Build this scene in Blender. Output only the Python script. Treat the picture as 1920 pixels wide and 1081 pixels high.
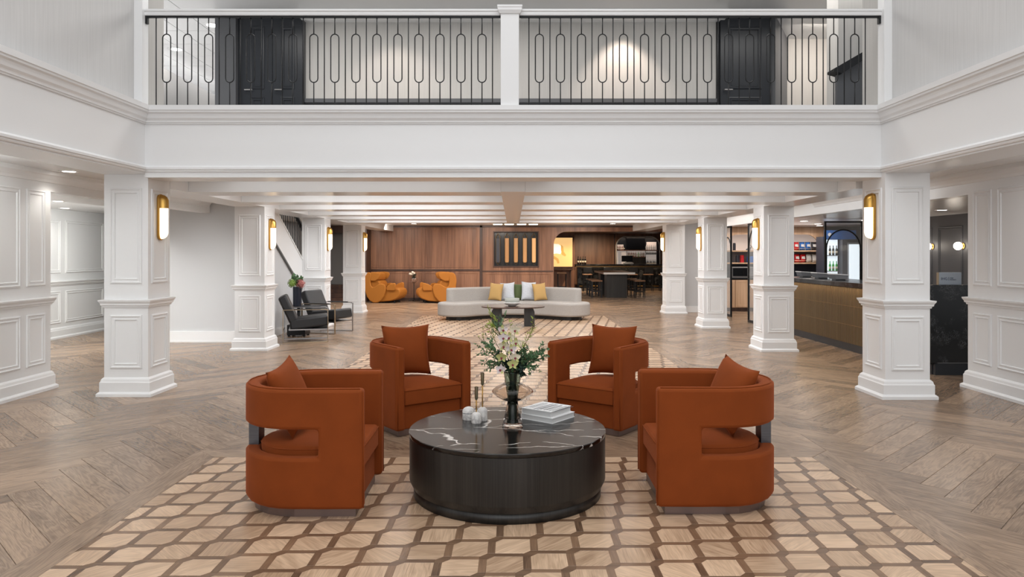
import bpy, bmesh, math, random
from math import sin, cos, pi, radians, sqrt
from mathutils import Vector, Matrix
random.seed(7)
SC = bpy.context.scene
COL = SC.collection
for _o in list(bpy.data.objects):
    bpy.data.objects.remove(_o)

# ---------------------------------------------------------------- camera, world, light, exposure
CAM_H = 1.55
cd = bpy.data.cameras.new('camera'); cam = bpy.data.objects.new('camera', cd); COL.objects.link(cam)
cam.location = (0, 0, CAM_H); cam.rotation_euler = (radians(90), 0, 0)
cd.sensor_width = 36.0; cd.lens = 1355 / 1920 * 36
cd.shift_x = -2 / 1920; cd.shift_y = -64.5 / 1920
cd.clip_start = 0.05; cd.clip_end = 200
SC.camera = cam
SC.view_settings.view_transform = 'Standard'; SC.view_settings.look = 'None'
SC.view_settings.exposure = 0.12; SC.view_settings.gamma = 1.0
SC.view_settings.use_curve_mapping = False
W = bpy.data.worlds.new('world'); SC.world = W; W.use_nodes = True
W.node_tree.nodes['Background'].inputs[0].default_value = (0.95, 0.97, 1.0, 1)
W.node_tree.nodes['Background'].inputs[1].default_value = 0.55

def area(name, loc, sx, sy, power, col=(1, 1, 1), rot=(0, 0, 0), spread=None):
    l = bpy.data.lights.new(name, 'AREA'); l.shape = 'RECTANGLE'; l.size = sx; l.size_y = sy
    l.energy = power; l.color = col
    if spread: l.spread = spread
    o = bpy.data.objects.new(name, l); COL.objects.link(o); o.location = loc; o.rotation_euler = rot
    return o
def spot(name, loc, power, size=1.9, col=(1, .93, .85), rot=(0, 0, 0), blend=.6, rad=.06):
    l = bpy.data.lights.new(name, 'SPOT'); l.energy = power; l.spot_size = size; l.spot_blend = blend
    l.color = col; l.shadow_soft_size = rad
    o = bpy.data.objects.new(name, l); COL.objects.link(o); o.location = loc; o.rotation_euler = rot
    return o
# daylight through the atrium's skylight and the glazed entrance behind the camera
area('skylight_light', (0, 2.8, 8.3), 6.5, 7.0, 300, (.98, .99, 1))
area('entrance_light', (0, -2.9, 3.4), 7.0, 4.5, 175, (.95, .98, 1.0), (radians(90), 0, 0))
# added fill lights between the ceiling beams; tilted ones brighten the beam faces
for yy in (8.36, 9.55, 11.28, 13.01, 14.74, 16.47):
    for xx in (-2.05, 2.05):
        area('coffer_fill', (xx, yy, 2.46), 3.2, .12, (10 if yy > 10 else 6) if yy > 9 else 3.2, (.95, .98, 1), (radians(48), 0, 0))
        if yy > 9: area('coffer_fill', (xx, yy+.25, 2.47), 2.9, .3, 27, (.96, .98, 1))
for xx in (-2.4, 0, 2.4):
    area('rear_ceiling_light', (xx, 20.6, 2.47), 1.6, 1.6, 66, (1, .94, .88))
    area('rear_wall_light', (xx*1.3-1.0, 22.6, 2.47), 1.6, .5, 42, (1, .9, .8), (radians(25), 0, 0))

# ---------------------------------------------------------------- materials
def N(nt, t, **kw):
    n = nt.nodes.new(t)
    for k, v in kw.items(): setattr(n, k, v)
    return n
def lin(c):
    return tuple(((v/255)/12.92 if v/255 <= .04045 else ((v/255+.055)/1.055)**2.4) for v in c)
def mat(name, col, rough=.5, metal=0, bump=0, bscale=200, var=0, vscale=5, spec=.5, emit=None, es=0,
        trans=0, ior=1.45, alpha=1, sheen=0, coat=0, stretch=(1, 1, 1), srgb=True):
    m = bpy.data.materials.new(name); m.use_nodes = True; nt = m.node_tree
    b = nt.nodes['Principled BSDF']
    c = lin(col) if srgb else col
    b.inputs['Base Color'].default_value = (*c, 1)
    b.inputs['Roughness'].default_value = rough; b.inputs['Metallic'].default_value = metal
    b.inputs['Specular IOR Level'].default_value = spec
    b.inputs['IOR'].default_value = ior
    b.inputs['Transmission Weight'].default_value = trans
    b.inputs['Alpha'].default_value = alpha
    b.inputs['Coat Weight'].default_value = coat
    if sheen:
        b.inputs['Sheen Weight'].default_value = sheen; b.inputs['Sheen Roughness'].default_value = .35
        b.inputs['Sheen Tint'].default_value = (*[min(1, v*2.2+.05) for v in c], 1)
    if emit:
        b.inputs['Emission Color'].default_value = (*emit, 1); b.inputs['Emission Strength'].default_value = es
    tc = N(nt, 'ShaderNodeTexCoord'); mp = N(nt, 'ShaderNodeMapping'); mp.inputs['Scale'].default_value = stretch
    nt.links.new(tc.outputs['Object'], mp.inputs[0])
    if var:
        no = N(nt, 'ShaderNodeTexNoise'); no.inputs['Scale'].default_value = vscale; no.inputs['Detail'].default_value = 4
        nt.links.new(mp.outputs[0], no.inputs['Vector'])
        rp = N(nt, 'ShaderNodeValToRGB')
        rp.color_ramp.elements[0].position = .3; rp.color_ramp.elements[1].position = .7
        rp.color_ramp.elements[0].color = (*[v*(1-var) for v in c], 1); rp.color_ramp.elements[1].color = (*[min(1, v*(1+var)) for v in c], 1)
        nt.links.new(no.outputs[0], rp.inputs[0]); nt.links.new(rp.outputs[0], b.inputs['Base Color'])
    if bump:
        n2 = N(nt, 'ShaderNodeTexNoise'); n2.inputs['Scale'].default_value = bscale; n2.inputs['Detail'].default_value = 3
        nt.links.new(mp.outputs[0], n2.inputs['Vector'])
        bp = N(nt, 'ShaderNodeBump'); bp.inputs['Strength'].default_value = bump; bp.inputs['Distance'].default_value = .004
        nt.links.new(n2.outputs[0], bp.inputs['Height']); nt.links.new(bp.outputs[0], b.inputs['Normal'])
    return m

def wood_uv(name, dark, light, rough=.42, knots=1.0, tintamt=.5):
    """wood whose grain runs along U of the piece's own UV map, each piece with its own tint attribute"""
    m = bpy.data.materials.new(name); m.use_nodes = True; nt = m.node_tree; L = nt.links.new
    b = nt.nodes['Principled BSDF']; b.inputs['Roughness'].default_value = rough
    uv = N(nt, 'ShaderNodeUVMap')
    mp = N(nt, 'ShaderNodeMapping'); mp.inputs['Scale'].default_value = (1.6, 11, 1); L(uv.outputs[0], mp.inputs[0])
    n1 = N(nt, 'ShaderNodeTexNoise'); n1.inputs['Scale'].default_value = 1.0; n1.inputs['Detail'].default_value = 3; n1.inputs['Distortion'].default_value = .7
    L(mp.outputs[0], n1.inputs['Vector'])
    mu = N(nt, 'ShaderNodeMath', operation='MULTIPLY'); mu.inputs[1].default_value = 9*knots; L(n1.outputs[0], mu.inputs[0])
    fr = N(nt, 'ShaderNodeMath', operation='PINGPONG'); fr.inputs[1].default_value = .5; L(mu.outputs[0], fr.inputs[0])
    mp2 = N(nt, 'ShaderNodeMapping'); mp2.inputs['Scale'].default_value = (5, 160, 1); L(uv.outputs[0], mp2.inputs[0])
    n2 = N(nt, 'ShaderNodeTexNoise'); n2.inputs['Scale'].default_value = 1; n2.inputs['Detail'].default_value = 4; L(mp2.outputs[0], n2.inputs['Vector'])
    mp3 = N(nt, 'ShaderNodeMapping'); mp3.inputs['Scale'].default_value = (2.2, 6, 1); L(uv.outputs[0], mp3.inputs[0])
    n3 = N(nt, 'ShaderNodeTexNoise'); n3.inputs['Scale'].default_value = 1; n3.inputs['Detail'].default_value = 2; L(mp3.outputs[0], n3.inputs['Vector'])
    a1 = N(nt, 'ShaderNodeMath', operation='MULTIPLY_ADD'); a1.inputs[1].default_value = .55*knots; L(fr.outputs[0], a1.inputs[0])
    a0 = N(nt, 'ShaderNodeMath', operation='MULTIPLY'); a0.inputs[1].default_value = .8; L(n2.outputs[0], a0.inputs[0]); L(a0.outputs[0], a1.inputs[2])
    a2 = N(nt, 'ShaderNodeMath', operation='MULTIPLY_ADD'); a2.inputs[1].default_value = .5; L(n3.outputs[0], a2.inputs[0]); L(a1.outputs[0], a2.inputs[2])
    at = N(nt, 'ShaderNodeAttribute', attribute_name='tint')
    a3 = N(nt, 'ShaderNodeMath', operation='MULTIPLY_ADD'); a3.inputs[1].default_value = tintamt; L(at.outputs['Fac'], a3.inputs[0]); L(a2.outputs[0], a3.inputs[2])
    rp = N(nt, 'ShaderNodeMapRange'); rp.inputs['From Min'].default_value = .5; rp.inputs['From Max'].default_value = 1.42; L(a3.outputs[0], rp.inputs[0])
    mx = N(nt, 'ShaderNodeMix', data_type='RGBA'); mx.inputs[6].default_value = (*lin(dark), 1); mx.inputs[7].default_value = (*lin(light), 1)
    L(rp.outputs[0], mx.inputs[0]); L(mx.outputs[2], b.inputs['Base Color'])
    bp = N(nt, 'ShaderNodeBump'); bp.inputs['Strength'].default_value = .25; bp.inputs['Distance'].default_value = .002
    L(n2.outputs[0], bp.inputs['Height']); L(bp.outputs[0], b.inputs['Normal'])
    return m

def wood_z(name, dark, light, rough=.45, axis=2, fine=60, broad=8):
    """veneer with straight grain along one object axis"""
    m = bpy.data.materials.new(name); m.use_nodes = True; nt = m.node_tree; L = nt.links.new
    b = nt.nodes['Principled BSDF']; b.inputs['Roughness'].default_value = rough
    tc = N(nt, 'ShaderNodeTexCoord')
    s1 = [fine]*3; s1[axis] = 1.2; s2 = [broad]*3; s2[axis] = .5
    ns = []
    for s in (s1, s2):
        mp = N(nt, 'ShaderNodeMapping'); mp.inputs['Scale'].default_value = s; L(tc.outputs['Object'], mp.inputs[0])
        n = N(nt, 'ShaderNodeTexNoise'); n.inputs['Scale'].default_value = 1; n.inputs['Detail'].default_value = 4; L(mp.outputs[0], n.inputs['Vector']); ns.append(n)
    a = N(nt, 'ShaderNodeMath', operation='ADD'); L(ns[0].outputs[0], a.inputs[0]); L(ns[1].outputs[0], a.inputs[1])
    rp = N(nt, 'ShaderNodeMapRange'); rp.inputs['From Min'].default_value = .72; rp.inputs['From Max'].default_value = 1.3; L(a.outputs[0], rp.inputs[0])
    mx = N(nt, 'ShaderNodeMix', data_type='RGBA'); mx.inputs[6].default_value = (*lin(dark), 1); mx.inputs[7].default_value = (*lin(light), 1)
    L(rp.outputs[0], mx.inputs[0]); L(mx.outputs[2], b.inputs['Base Color'])
    return m

def marble(name, base, vein, rough, scale=2.2, width=.012, broken=.45, warp=.9):
    m = bpy.data.materials.new(name); m.use_nodes = True; nt = m.node_tree; L = nt.links.new
    b = nt.nodes['Principled BSDF']; b.inputs['Roughness'].default_value = rough
    tc = N(nt, 'ShaderNodeTexCoord')
    n0 = N(nt, 'ShaderNodeTexNoise'); n0.inputs['Scale'].default_value = 3.5; n0.inputs['Detail'].default_value = 5
    L(tc.outputs['Object'], n0.inputs['Vector'])
    vm = N(nt, 'ShaderNodeVectorMath', operation='MULTIPLY_ADD'); vm.inputs[1].default_value = (warp*.25, warp*.25, warp*.25)
    L(n0.outputs['Color'], vm.inputs[0]); L(tc.outputs['Object'], vm.inputs[2])
    mp = N(nt, 'ShaderNodeMapping'); mp.inputs['Scale'].default_value = (scale*.55, scale*1.6, scale); mp.inputs['Rotation'].default_value = (0, 0, .12)
    L(vm.outputs[0], mp.inputs[0])
    vo = N(nt, 'ShaderNodeTexVoronoi', feature='DISTANCE_TO_EDGE'); vo.inputs['Scale'].default_value = 1.0; L(mp.outputs[0], vo.inputs['Vector'])
    r1 = N(nt, 'ShaderNodeMapRange'); r1.inputs['From Min'].default_value = 0; r1.inputs['From Max'].default_value = width; r1.inputs['To Min'].default_value = 1; r1.inputs['To Max'].default_value = 0
    L(vo.outputs[0], r1.inputs[0])
    n1 = N(nt, 'ShaderNodeTexNoise'); n1.inputs['Scale'].default_value = 5; n1.inputs['Detail'].default_value = 3; L(tc.outputs['Object'], n1.inputs['Vector'])
    r2 = N(nt, 'ShaderNodeMapRange'); r2.inputs['From Min'].default_value = broken; r2.inputs['From Max'].default_value = broken+.1; L(n1.outputs[0], r2.inputs[0])
    mu = N(nt, 'ShaderNodeMath', operation='MULTIPLY'); L(r1.outputs[0], mu.inputs[0]); L(r2.outputs[0], mu.inputs[1])
    mx = N(nt, 'ShaderNodeMix', data_type='RGBA'); mx.inputs[6].default_value = (*lin(base), 1); mx.inputs[7].default_value = (*lin(vein), 1)
    L(mu.outputs[0], mx.inputs[0]); L(mx.outputs[2], b.inputs['Base Color'])
    return m

M = {}
M['white'] = mat('white_satin_paint', (233, 233, 233), .3)
M['ceil'] = mat('white_ceiling_paint', (232, 232, 232), .24)
M['paper'] = mat('pale_grey_wallcovering', (205, 204, 203), .7, var=.05, vscale=3, stretch=(30, 30, .6), bump=.1)
M['uppaper'] = mat('grey_linen_wallcovering', (188, 185, 181), .75, var=.06, vscale=4, stretch=(30, 30, .5))
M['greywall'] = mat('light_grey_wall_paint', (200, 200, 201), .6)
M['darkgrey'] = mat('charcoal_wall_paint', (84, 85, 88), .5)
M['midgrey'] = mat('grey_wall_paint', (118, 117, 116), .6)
M['black'] = mat('black_powder_coat', (30, 31, 33), .42, metal=.3)
M['blackgloss'] = mat('black_painted_door', (36, 39, 44), .3)
M['plank'] = wood_uv('brown_oak_plank', (86, 68, 54), (178, 150, 124), .27, 1.0, .36)
M['tile'] = wood_uv('pale_oak_tile', (146, 116, 90), (236, 204, 172), .28, .8, .3)
M['strip'] = wood_uv('walnut_inlay', (80, 60, 46), (152, 120, 94), .26, .6, .4)
M['subfloor'] = mat('dark_joint_filler', (46, 37, 31), .8)
M['walnut'] = wood_z('walnut_veneer', (98, 66, 49), (156, 113, 86), .42, 2, 90, 6)
M['walnutd'] = wood_z('dark_walnut', (48, 32, 26), (84, 58, 46), .45, 2, 60, 7)
M['paleoak'] = wood_z('pale_oak_veneer', (176, 140, 108), (214, 180, 148), .5, 2, 60, 6)
M['ebony'] = wood_z('black_stained_oak', (24, 23, 22), (48, 45, 42), .42, 2, 110, 12)
M['velvet'] = mat('rust_velvet', (130, 61, 21), .8, spec=.2, sheen=.45, bump=.15, bscale=400, var=.06, vscale=7)
M['gold'] = mat('mustard_velvet', (164, 102, 30), .75, sheen=.35, bump=.12, bscale=300)
M['goldcush'] = mat('ochre_cushion_cloth', (184, 148, 92), .85, sheen=.2, bump=.2, bscale=350)
M['whitecush'] = mat('white_cushion_cloth', (192, 195, 200), .85, bump=.3, bscale=120, var=.08, vscale=40)
M['greencush'] = mat('olive_cushion_cloth', (82, 94, 58), .85, sheen=.2, bump=.2, bscale=350)
M['boucle'] = mat('light_grey_boucle', (166, 160, 154), .9, bump=.5, bscale=160, var=.07, vscale=60)
M['steel'] = mat('brushed_steel', (168, 166, 166), .3, metal=1)
M['bluesteel'] = mat('dark_brushed_steel', (110, 112, 118), .38, metal=1, var=.12, vscale=3, stretch=(1, 1, 40))
M['brass'] = mat('antique_brass', (190, 148, 78), .28, metal=1)
M['oldbrass'] = mat('aged_brass', (158, 150, 124), .32, metal=1)
M['champagne'] = mat('champagne_metal', (170, 152, 128), .3, metal=1)
M['plinthmetal'] = mat('dark_plinth_metal', (124, 106, 100), .4, metal=.8)
M['leather'] = mat('black_leather', (32, 32, 34), .42, bump=.2, bscale=90)
M['tabletop'] = marble('black_veined_marble', (22, 20, 19), (225, 220, 214), .14, 1.9, .014, .40, 1.0)
M['blackmarble'] = marble('black_fleck_marble', (9, 10, 11), (120, 122, 124), .2, 34, .05, .5, 3)
M['whitemarble'] = marble('white_marble', (226, 222, 218), (184, 180, 178), .4, 14, .12, .4, 2)
M['flute'] = mat('bronze_fluted_panel', (112, 92, 64), .36, metal=.55, var=.12, vscale=2, stretch=(20, 20, .5))
M['glass'] = mat('clear_glass', (255, 255, 255), .02, trans=1, ior=1.45)
M['smoke'] = mat('smoked_pink_glass', (228, 219, 210), .01, trans=1, ior=1.25)
M['teal'] = mat('smoked_teal_glass', (190, 206, 200), .03, trans=1, ior=1.3)
M['pane'] = mat('thin_window_glass', (235, 240, 242), .03, alpha=.14)
M['amber'] = mat('amber_ribbed_glass', (196, 140, 84), .25, emit=(1, .55, .22), es=.35)
M['lampglass'] = mat('lit_frosted_glass', (255, 244, 226), .4, emit=(1, .82, .58), es=1.7)
M['globe'] = mat('lit_opal_globe', (255, 244, 226), .4, emit=(1, .9, .78), es=6)
M['down'] = mat('downlight_lens', (255, 250, 240), .4, emit=(1, .96, .9), es=9)
M['downwarm'] = mat('warm_lamp_lens', (255, 240, 200), .4, emit=(1, .85, .6), es=8)
M['art'] = mat('backlit_art_panel', (190, 140, 70), .5, emit=(1, .62, .25), es=.8)
M['artw'] = mat('backlit_art_pale', (255, 250, 220), .5, emit=(1, .93, .75), es=.8)
M['artd'] = mat('backlit_art_brown', (190, 140, 60), .5, emit=(.62, .38, .12), es=.6)
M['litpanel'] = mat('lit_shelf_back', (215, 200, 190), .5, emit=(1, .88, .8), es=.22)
M['nicheshade'] = mat('shaded_niche_back', (150, 148, 152), .5)
M['slotframe'] = mat('dark_bronze', (84, 66, 42), .4, metal=.8)
M['slotback'] = mat('dark_brown_glass', (26, 19, 13), .2)
for _k, _e in ((1, .1), (2, .14), (3, .2), (4, .5)): M['amber%d' % _k] = mat('amber_ribbed_glass', (170, 122, 74), .25, emit=(1, .56, .24), es=_e)  # light from behind put into each pane as glow, stronger to the right
M['coolerlit'] = mat('lit_cooler_interior', (225, 240, 250), .5, emit=(.82, .92, 1), es=.9)
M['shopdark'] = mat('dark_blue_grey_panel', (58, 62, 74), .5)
M['paperw'] = mat('white_paper', (232, 232, 232), .6)
M['pages'] = mat('book_pages', (205, 205, 204), .8)
M['ink'] = mat('grey_print', (96, 98, 102), .6)
M['bowlw'] = mat('white_ceramic', (228, 226, 222), .35)
M['bowlg'] = mat('pale_grey_ceramic', (186, 190, 184), .45)
M['navy'] = mat('midnight_glaze', (28, 32, 44), .25)
M['leaf'] = mat('green_leaf', (84, 118, 80), .55, var=.3, vscale=14)
M['leafl'] = mat('lime_leaf', (150, 168, 72), .55, var=.2, vscale=14)
M['leafd'] = mat('dark_stem_mass', (22, 44, 34), .5, var=.3, vscale=30)
M['twig'] = mat('brown_twig', (112, 78, 52), .7)
M['petal'] = mat('cream_orchid_petal', (224, 214, 190), .6, var=.14, vscale=18)
M['petalg'] = mat('green_orchid_petal', (186, 186, 122), .6, var=.14, vscale=18)
M['petalp'] = mat('mauve_orchid_petal', (206, 194, 192), .6, var=.14, vscale=18)
M['lip'] = mat('maroon_orchid_lip', (122, 30, 52), .5)
M['rose'] = mat('white_rose', (236, 226, 208), .6)
M['hydg'] = mat('green_hydrangea', (124, 150, 70), .6, var=.3, vscale=40)
M['hydp'] = mat('pink_hydrangea', (176, 110, 104), .6, var=.3, vscale=40)
def plain(name, c, r=.5, **k): M[name] = mat(name, c, r, **k)
plain('red_foil', (190, 32, 38), .35); plain('orange_foil', (226, 110, 40), .35); plain('blue_foil', (34, 96, 170), .35)
plain('dark_foil', (44, 44, 52), .35); plain('white_foil', (210, 208, 205), .35); plain('green_bottle', (40, 170, 60), .2)
plain('amber_bottle', (120, 52, 20), .15); plain('black_bottle', (18, 20, 18), .15); plain('clear_bottle', (200, 205, 205), .1, trans=.6)
plain('bottle_label', (210, 200, 180), .6); plain('grey_plastic', (120, 122, 126), .5); plain('screen_black', (12, 13, 16), .15)
plain('tan_seat', (140, 104, 78), .6); plain('signface', (186, 196, 208), .4); plain('signink', (40, 60, 96), .5)
plain('doorglass', (120, 150, 165), .1)

# ---------------------------------------------------------------- mesh builder
class MB:
    def __init__(s): s.v = []; s.f = []
    def add(s, vs, fs):
        b = len(s.v); s.v += [tuple(p) for p in vs]; s.f += [tuple(i+b for i in f) for f in fs]; return s
    def box(s, x0, x1, y0, y1, z0, z1):
        vs = [(x, y, z) for z in (z0, z1) for y in (y0, y1) for x in (x0, x1)]
        return s.add(vs, [(0, 2, 3, 1), (4, 5, 7, 6), (0, 1, 5, 4), (2, 6, 7, 3), (0, 4, 6, 2), (1, 3, 7, 5)])
    def cbox(s, c, d, rot=None):
        t = MB().box(-d[0]/2, d[0]/2, -d[1]/2, d[1]/2, -d[2]/2, d[2]/2)
        R = rot or Matrix()
        return s.add([tuple(Vector(c) + (R @ Vector(p))) for p in t.v], t.f)
    def prism(s, poly, z0, z1, axis='z'):
        n = len(poly)
        def P(a, b, c):
            return (a, b, c) if axis == 'z' else ((a, c, b) if axis == 'y' else (c, a, b))
        vs = [P(a, b, z0) for a, b in poly] + [P(a, b, z1) for a, b in poly]
        fs = [tuple(range(n-1, -1, -1)), tuple(range(n, 2*n))] + [(i, (i+1) % n, n+(i+1) % n, n+i) for i in range(n)]
        return s.add(vs, fs)
    def lathe(s, prof, seg=24, c=(0, 0, 0), closed=False):
        vs = []; n = len(prof)
        for k in range(seg):
            a = 2*pi*k/seg
            vs += [(c[0]+r*cos(a), c[1]+r*sin(a), c[2]+z) for r, z in prof]
        fs = []
        for k in range(seg):
            k2 = (k+1) % seg
            for i in range(n if closed else n-1):
                j = (i+1) % n
                fs.append((k*n+i, k2*n+i, k2*n+j, k*n+j))
        s.add(vs, fs)
        if not closed:
            b = len(s.v)-len(vs)
            if prof[0][0] > 1e-6: s.f.append(tuple(b+k*n for k in range(seg-1, -1, -1)))
            if prof[-1][0] > 1e-6: s.f.append(tuple(b+k*n+n-1 for k in range(seg)))
        return s
    def cyl(s, c, r, z0, z1, seg=16): return s.lathe([(r, z0), (r, z1)], seg, (c[0], c[1], 0))
    def tube(s, pts, r, seg=8, close=False):
        pts = [Vector(p) for p in pts]; n = len(pts); rings = []
        for i, p in enumerate(pts):
            if close: t = pts[(i+1) % n]-pts[i-1]
            else: t = pts[min(i+1, n-1)]-pts[max(i-1, 0)]
            t.normalize(); up = Vector((0, 0, 1)) if abs(t.z) < .9 else Vector((0, 1, 0))
            a = t.cross(up).normalized(); b2 = t.cross(a)
            rr = r[i] if isinstance(r, (list, tuple)) else r
            rings.append([p+(a*cos(2*pi*k/seg)+b2*sin(2*pi*k/seg))*rr for k in range(seg)])
        vs = [tuple(q) for rg in rings for q in rg]; fs = []
        for i in range(n if close else n-1):
            j = (i+1) % n
            for k in range(seg):
                k2 = (k+1) % seg
                fs.append((i*seg+k, i*seg+k2, j*seg+k2, j*seg+k))
        if not close:
            fs.append(tuple(range(seg-1, -1, -1))); fs.append(tuple((n-1)*seg+k for k in range(seg)))
        return s.add(vs, fs)
    def sphere(s, c, r, seg=14, rings=8, sc=(1, 1, 1)):
        prof = [(sin(pi*i/rings), -cos(pi*i/rings)) for i in range(rings+1)]
        vs = []
        for k in range(seg):
            a = 2*pi*k/seg
            vs += [(c[0]+r*p*cos(a)*sc[0], c[1]+r*p*sin(a)*sc[1], c[2]+r*z*sc[2]) for p, z in prof]
        n = rings+1; fs = [(k*n+i, ((k+1) % seg)*n+i, ((k+1) % seg)*n+i+1, k*n+i+1) for k in range(seg) for i in range(rings)]
        return s.add(vs, fs)
    def frame(s, o, u, v, n, u0, u1, v0, v1, prof):
        """mitred picture moulding on a plane: prof = (inset, proud) points"""
        o, u, v, n = Vector(o), Vector(u), Vector(v), Vector(n); vs = []
        for d, h in prof:
            for a, b in ((u0+d, v0+d), (u1-d, v0+d), (u1-d, v1-d), (u0+d, v1-d)):
                vs.append(tuple(o+u*a+v*b+n*h))
        fs = []
        for i in range(len(prof)-1):
            for k in range(4):
                k2 = (k+1) % 4; fs.append((i*4+k, i*4+k2, (i+1)*4+k2, (i+1)*4+k))
        return s.add(vs, fs)
    def sweep(s, path, prof, closed=False):
        """extrude profile (out, z) along xy path; out is to the right of travel"""
        n = len(path); P = [Vector((p[0], p[1])) for p in path]; offs = []
        for i in range(n):
            d0 = (P[i]-P[i-1]).normalized() if (i > 0 or closed) else None
            d1 = (P[(i+1) % n]-P[i]).normalized() if (i < n-1 or closed) else None
            n0 = Vector((d0.y, -d0.x)) if d0 else None; n1 = Vector((d1.y, -d1.x)) if d1 else None
            if n0 is None: m = n1
            elif n1 is None: m = n0
            else: m = (n0+n1); m = m/(m.length_squared/2) if m.length > 1e-6 else n0
            offs.append(m)
        k = len(prof); vs = [(P[i].x+offs[i].x*o, P[i].y+offs[i].y*o, z) for i in range(n) for o, z in prof]
        fs = []
        for i in range(n if closed else n-1):
            j = (i+1) % n
            for a in range(k):
                b = (a+1) % k
                fs.append((i*k+a, j*k+a, j*k+b, i*k+b))
        if not closed:
            fs.append(tuple(range(k))); fs.append(tuple((n-1)*k+a for a in range(k-1, -1, -1)))
        return s.add(vs, fs)
    def build(s, name, m, parent=None, smooth=False, bevel=0, seg=2, loc=None, angle=35, fix=True, sub=0, kind=None):
        me = bpy.data.meshes.new(name); me.from_pydata(s.v, [], s.f); me.update()
        if fix:
            bm = bmesh.new(); bm.from_mesh(me); bmesh.ops.recalc_face_normals(bm, faces=bm.faces); bm.to_mesh(me); bm.free()
        me.materials.append(M[m] if isinstance(m, str) else m)
        o = bpy.data.objects.new(name, me); COL.objects.link(o)
        if parent: o.parent = parent
        if loc: o.location = loc
        if bevel:
            b = o.modifiers.new('bevel', 'BEVEL'); b.width = bevel; b.segments = seg; b.limit_method = 'ANGLE'; b.angle_limit = radians(angle)
            b.harden_normals = False
        if sub:
            q = o.modifiers.new('sub', 'SUBSURF'); q.levels = sub; q.render_levels = sub
        if smooth or bevel:
            for p in me.polygons: p.use_smooth = True
            if not smooth or bevel:
                try: me.set_sharp_from_angle(angle=radians(50 if bevel else 40))
                except Exception: pass
        if kind: o['kind'] = kind
        return o
def smooth_sharp(o, deg=40):
    for p in o.data.polygons: p.use_smooth = True
    o.data.set_sharp_from_angle(angle=radians(deg))
def thing(name, label, cat, loc=(0, 0, 0), rz=0, group=None):
    o = bpy.data.objects.new(name, None); COL.objects.link(o); o.empty_display_size = .1
    o.location = loc; o.rotation_euler = (0, 0, rz); o['label'] = label; o['category'] = cat
    if group: o['group'] = group
    return o
def tag(o, label, cat, group=None):
    o['label'] = label; o['category'] = cat
    if group: o['group'] = group
    return o
def struct(o): o['kind'] = 'structure'; return o
def copy_tree(o, label=None, loc=None, rz=None, group=None, parent=None):
    c = o.copy(); COL.objects.link(c)
    if parent: c.parent = parent
    if label: c['label'] = label
    if group: c['group'] = group
    if loc is not None: c.location = loc
    if rz is not None: c.rotation_euler = (0, 0, rz)
    for ch in list(KIDS(o)): copy_tree(ch, parent=c)
    return c
def KIDS(o): return [x for x in COL.objects if x.parent == o]
PROF = [(0, 0), (.004, .012), (.016, .015), (.024, .006), (.04, .005), (.045, .011), (.054, .011), (.06, 0)]
# ================================================================= STRUCTURE
# ---- floor: herringbone planks, three tiled fields
FLOORZ = 0.0
fl = struct(MB().box(-8.6, 10.3, -3.2, 34, -.12, -.012).build('floor', 'subfloor'))
def piece(mb_or_list, poly, z0, z1, ulen_dir, off, tint, inset=.0015, bev=.0015):
    """append a bevelled slab with grain direction; returns verts, faces, uvs(per loop), tint"""
    n = len(poly); c = Vector((sum(p[0] for p in poly)/n, sum(p[1] for p in poly)/n))
    P = [Vector(p) for p in poly]
    def ins(d):
        out = []
        for i in range(n):
            d0 = (P[i]-P[i-1]).normalized(); d1 = (P[(i+1) % n]-P[i]).normalized()
            n0 = Vector((-d0.y, d0.x)); n1 = Vector((-d1.y, d1.x)); m = n0+n1; m = m/(m.length_squared/2)
            out.append(P[i]+m*d)
        return out
    a = ins(inset); b = ins(inset+bev)
    vs = [(p.x, p.y, z0) for p in a]+[(p.x, p.y, z1-bev*.7) for p in a]+[(p.x, p.y, z1) for p in b]
    fs = [tuple(2*n+i for i in range(n))]
    for i in range(n):
        j = (i+1) % n
        fs.append((i, j, n+j, n+i)); fs.append((n+i, n+j, 2*n+j, 2*n+i))
    ux = Vector(ulen_dir); uy = Vector((-ux.y, ux.x))
    uvs = [(ux.dot(Vector(v[:2])-c)+off[0], uy.dot(Vector(v[:2])-c)+off[1]) for v in vs]
    mb_or_list.append((vs, fs, uvs, tint, c))
def build_pieces(lst, name, m, parent, local=False, kind=None):
    V = []; F = []; U = []; T = []
    c0 = lst[0][4] if local else Vector((0, 0))
    for vs, fs, uvs, tint, c in lst:
        b = len(V); V += [(v[0]-c0.x, v[1]-c0.y, v[2]) for v in vs]; F += [tuple(i+b for i in f) for f in fs]; U += uvs; T += [tint]*len(vs)
    me = bpy.data.meshes.new(name); me.from_pydata(V, [], F)
    uvl = me.uv_layers.new(name='UVMap')
    flat = []
    for l in me.loops: flat += U[l.vertex_index]
    uvl.data.foreach_set('uv', flat)
    at = me.attributes.new('tint', 'FLOAT', 'POINT'); at.data.foreach_set('value', T)
    me.materials.append(M[m]); o = bpy.data.objects.new(name, me); COL.objects.link(o); o.parent = parent
    if local: o.location = (c0.x, c0.y, 0)
    if kind: o['kind'] = kind
    return o
FIELDS = [(-2.28, 2.28, .95, 5.51), (-2.28, 2.28, 7.38, 11.9), (-2.28, 2.28, 13.6, 18.1)]
BW = .20
def infield(x, y, m=0):
    return any(a-BW+m < x < b+BW-m and c-BW+m < y < d+BW-m for a, b, c, d in FIELDS)
PW, PL = .19, 1.217
def inview(x, y, m=40, low=1120):
    if y < .5: return False
    px = 962+1355*x/y; py = 476+1355*CAM_H/y
    return -m < px < 1920+m and py < low
planks = []
X0, Y0 = 2.886, 4.48
s2 = 1/sqrt(2)
def rot45(p): return ((p[0]-p[1])*s2+X0, (p[0]+p[1])*s2+Y0)
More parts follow.
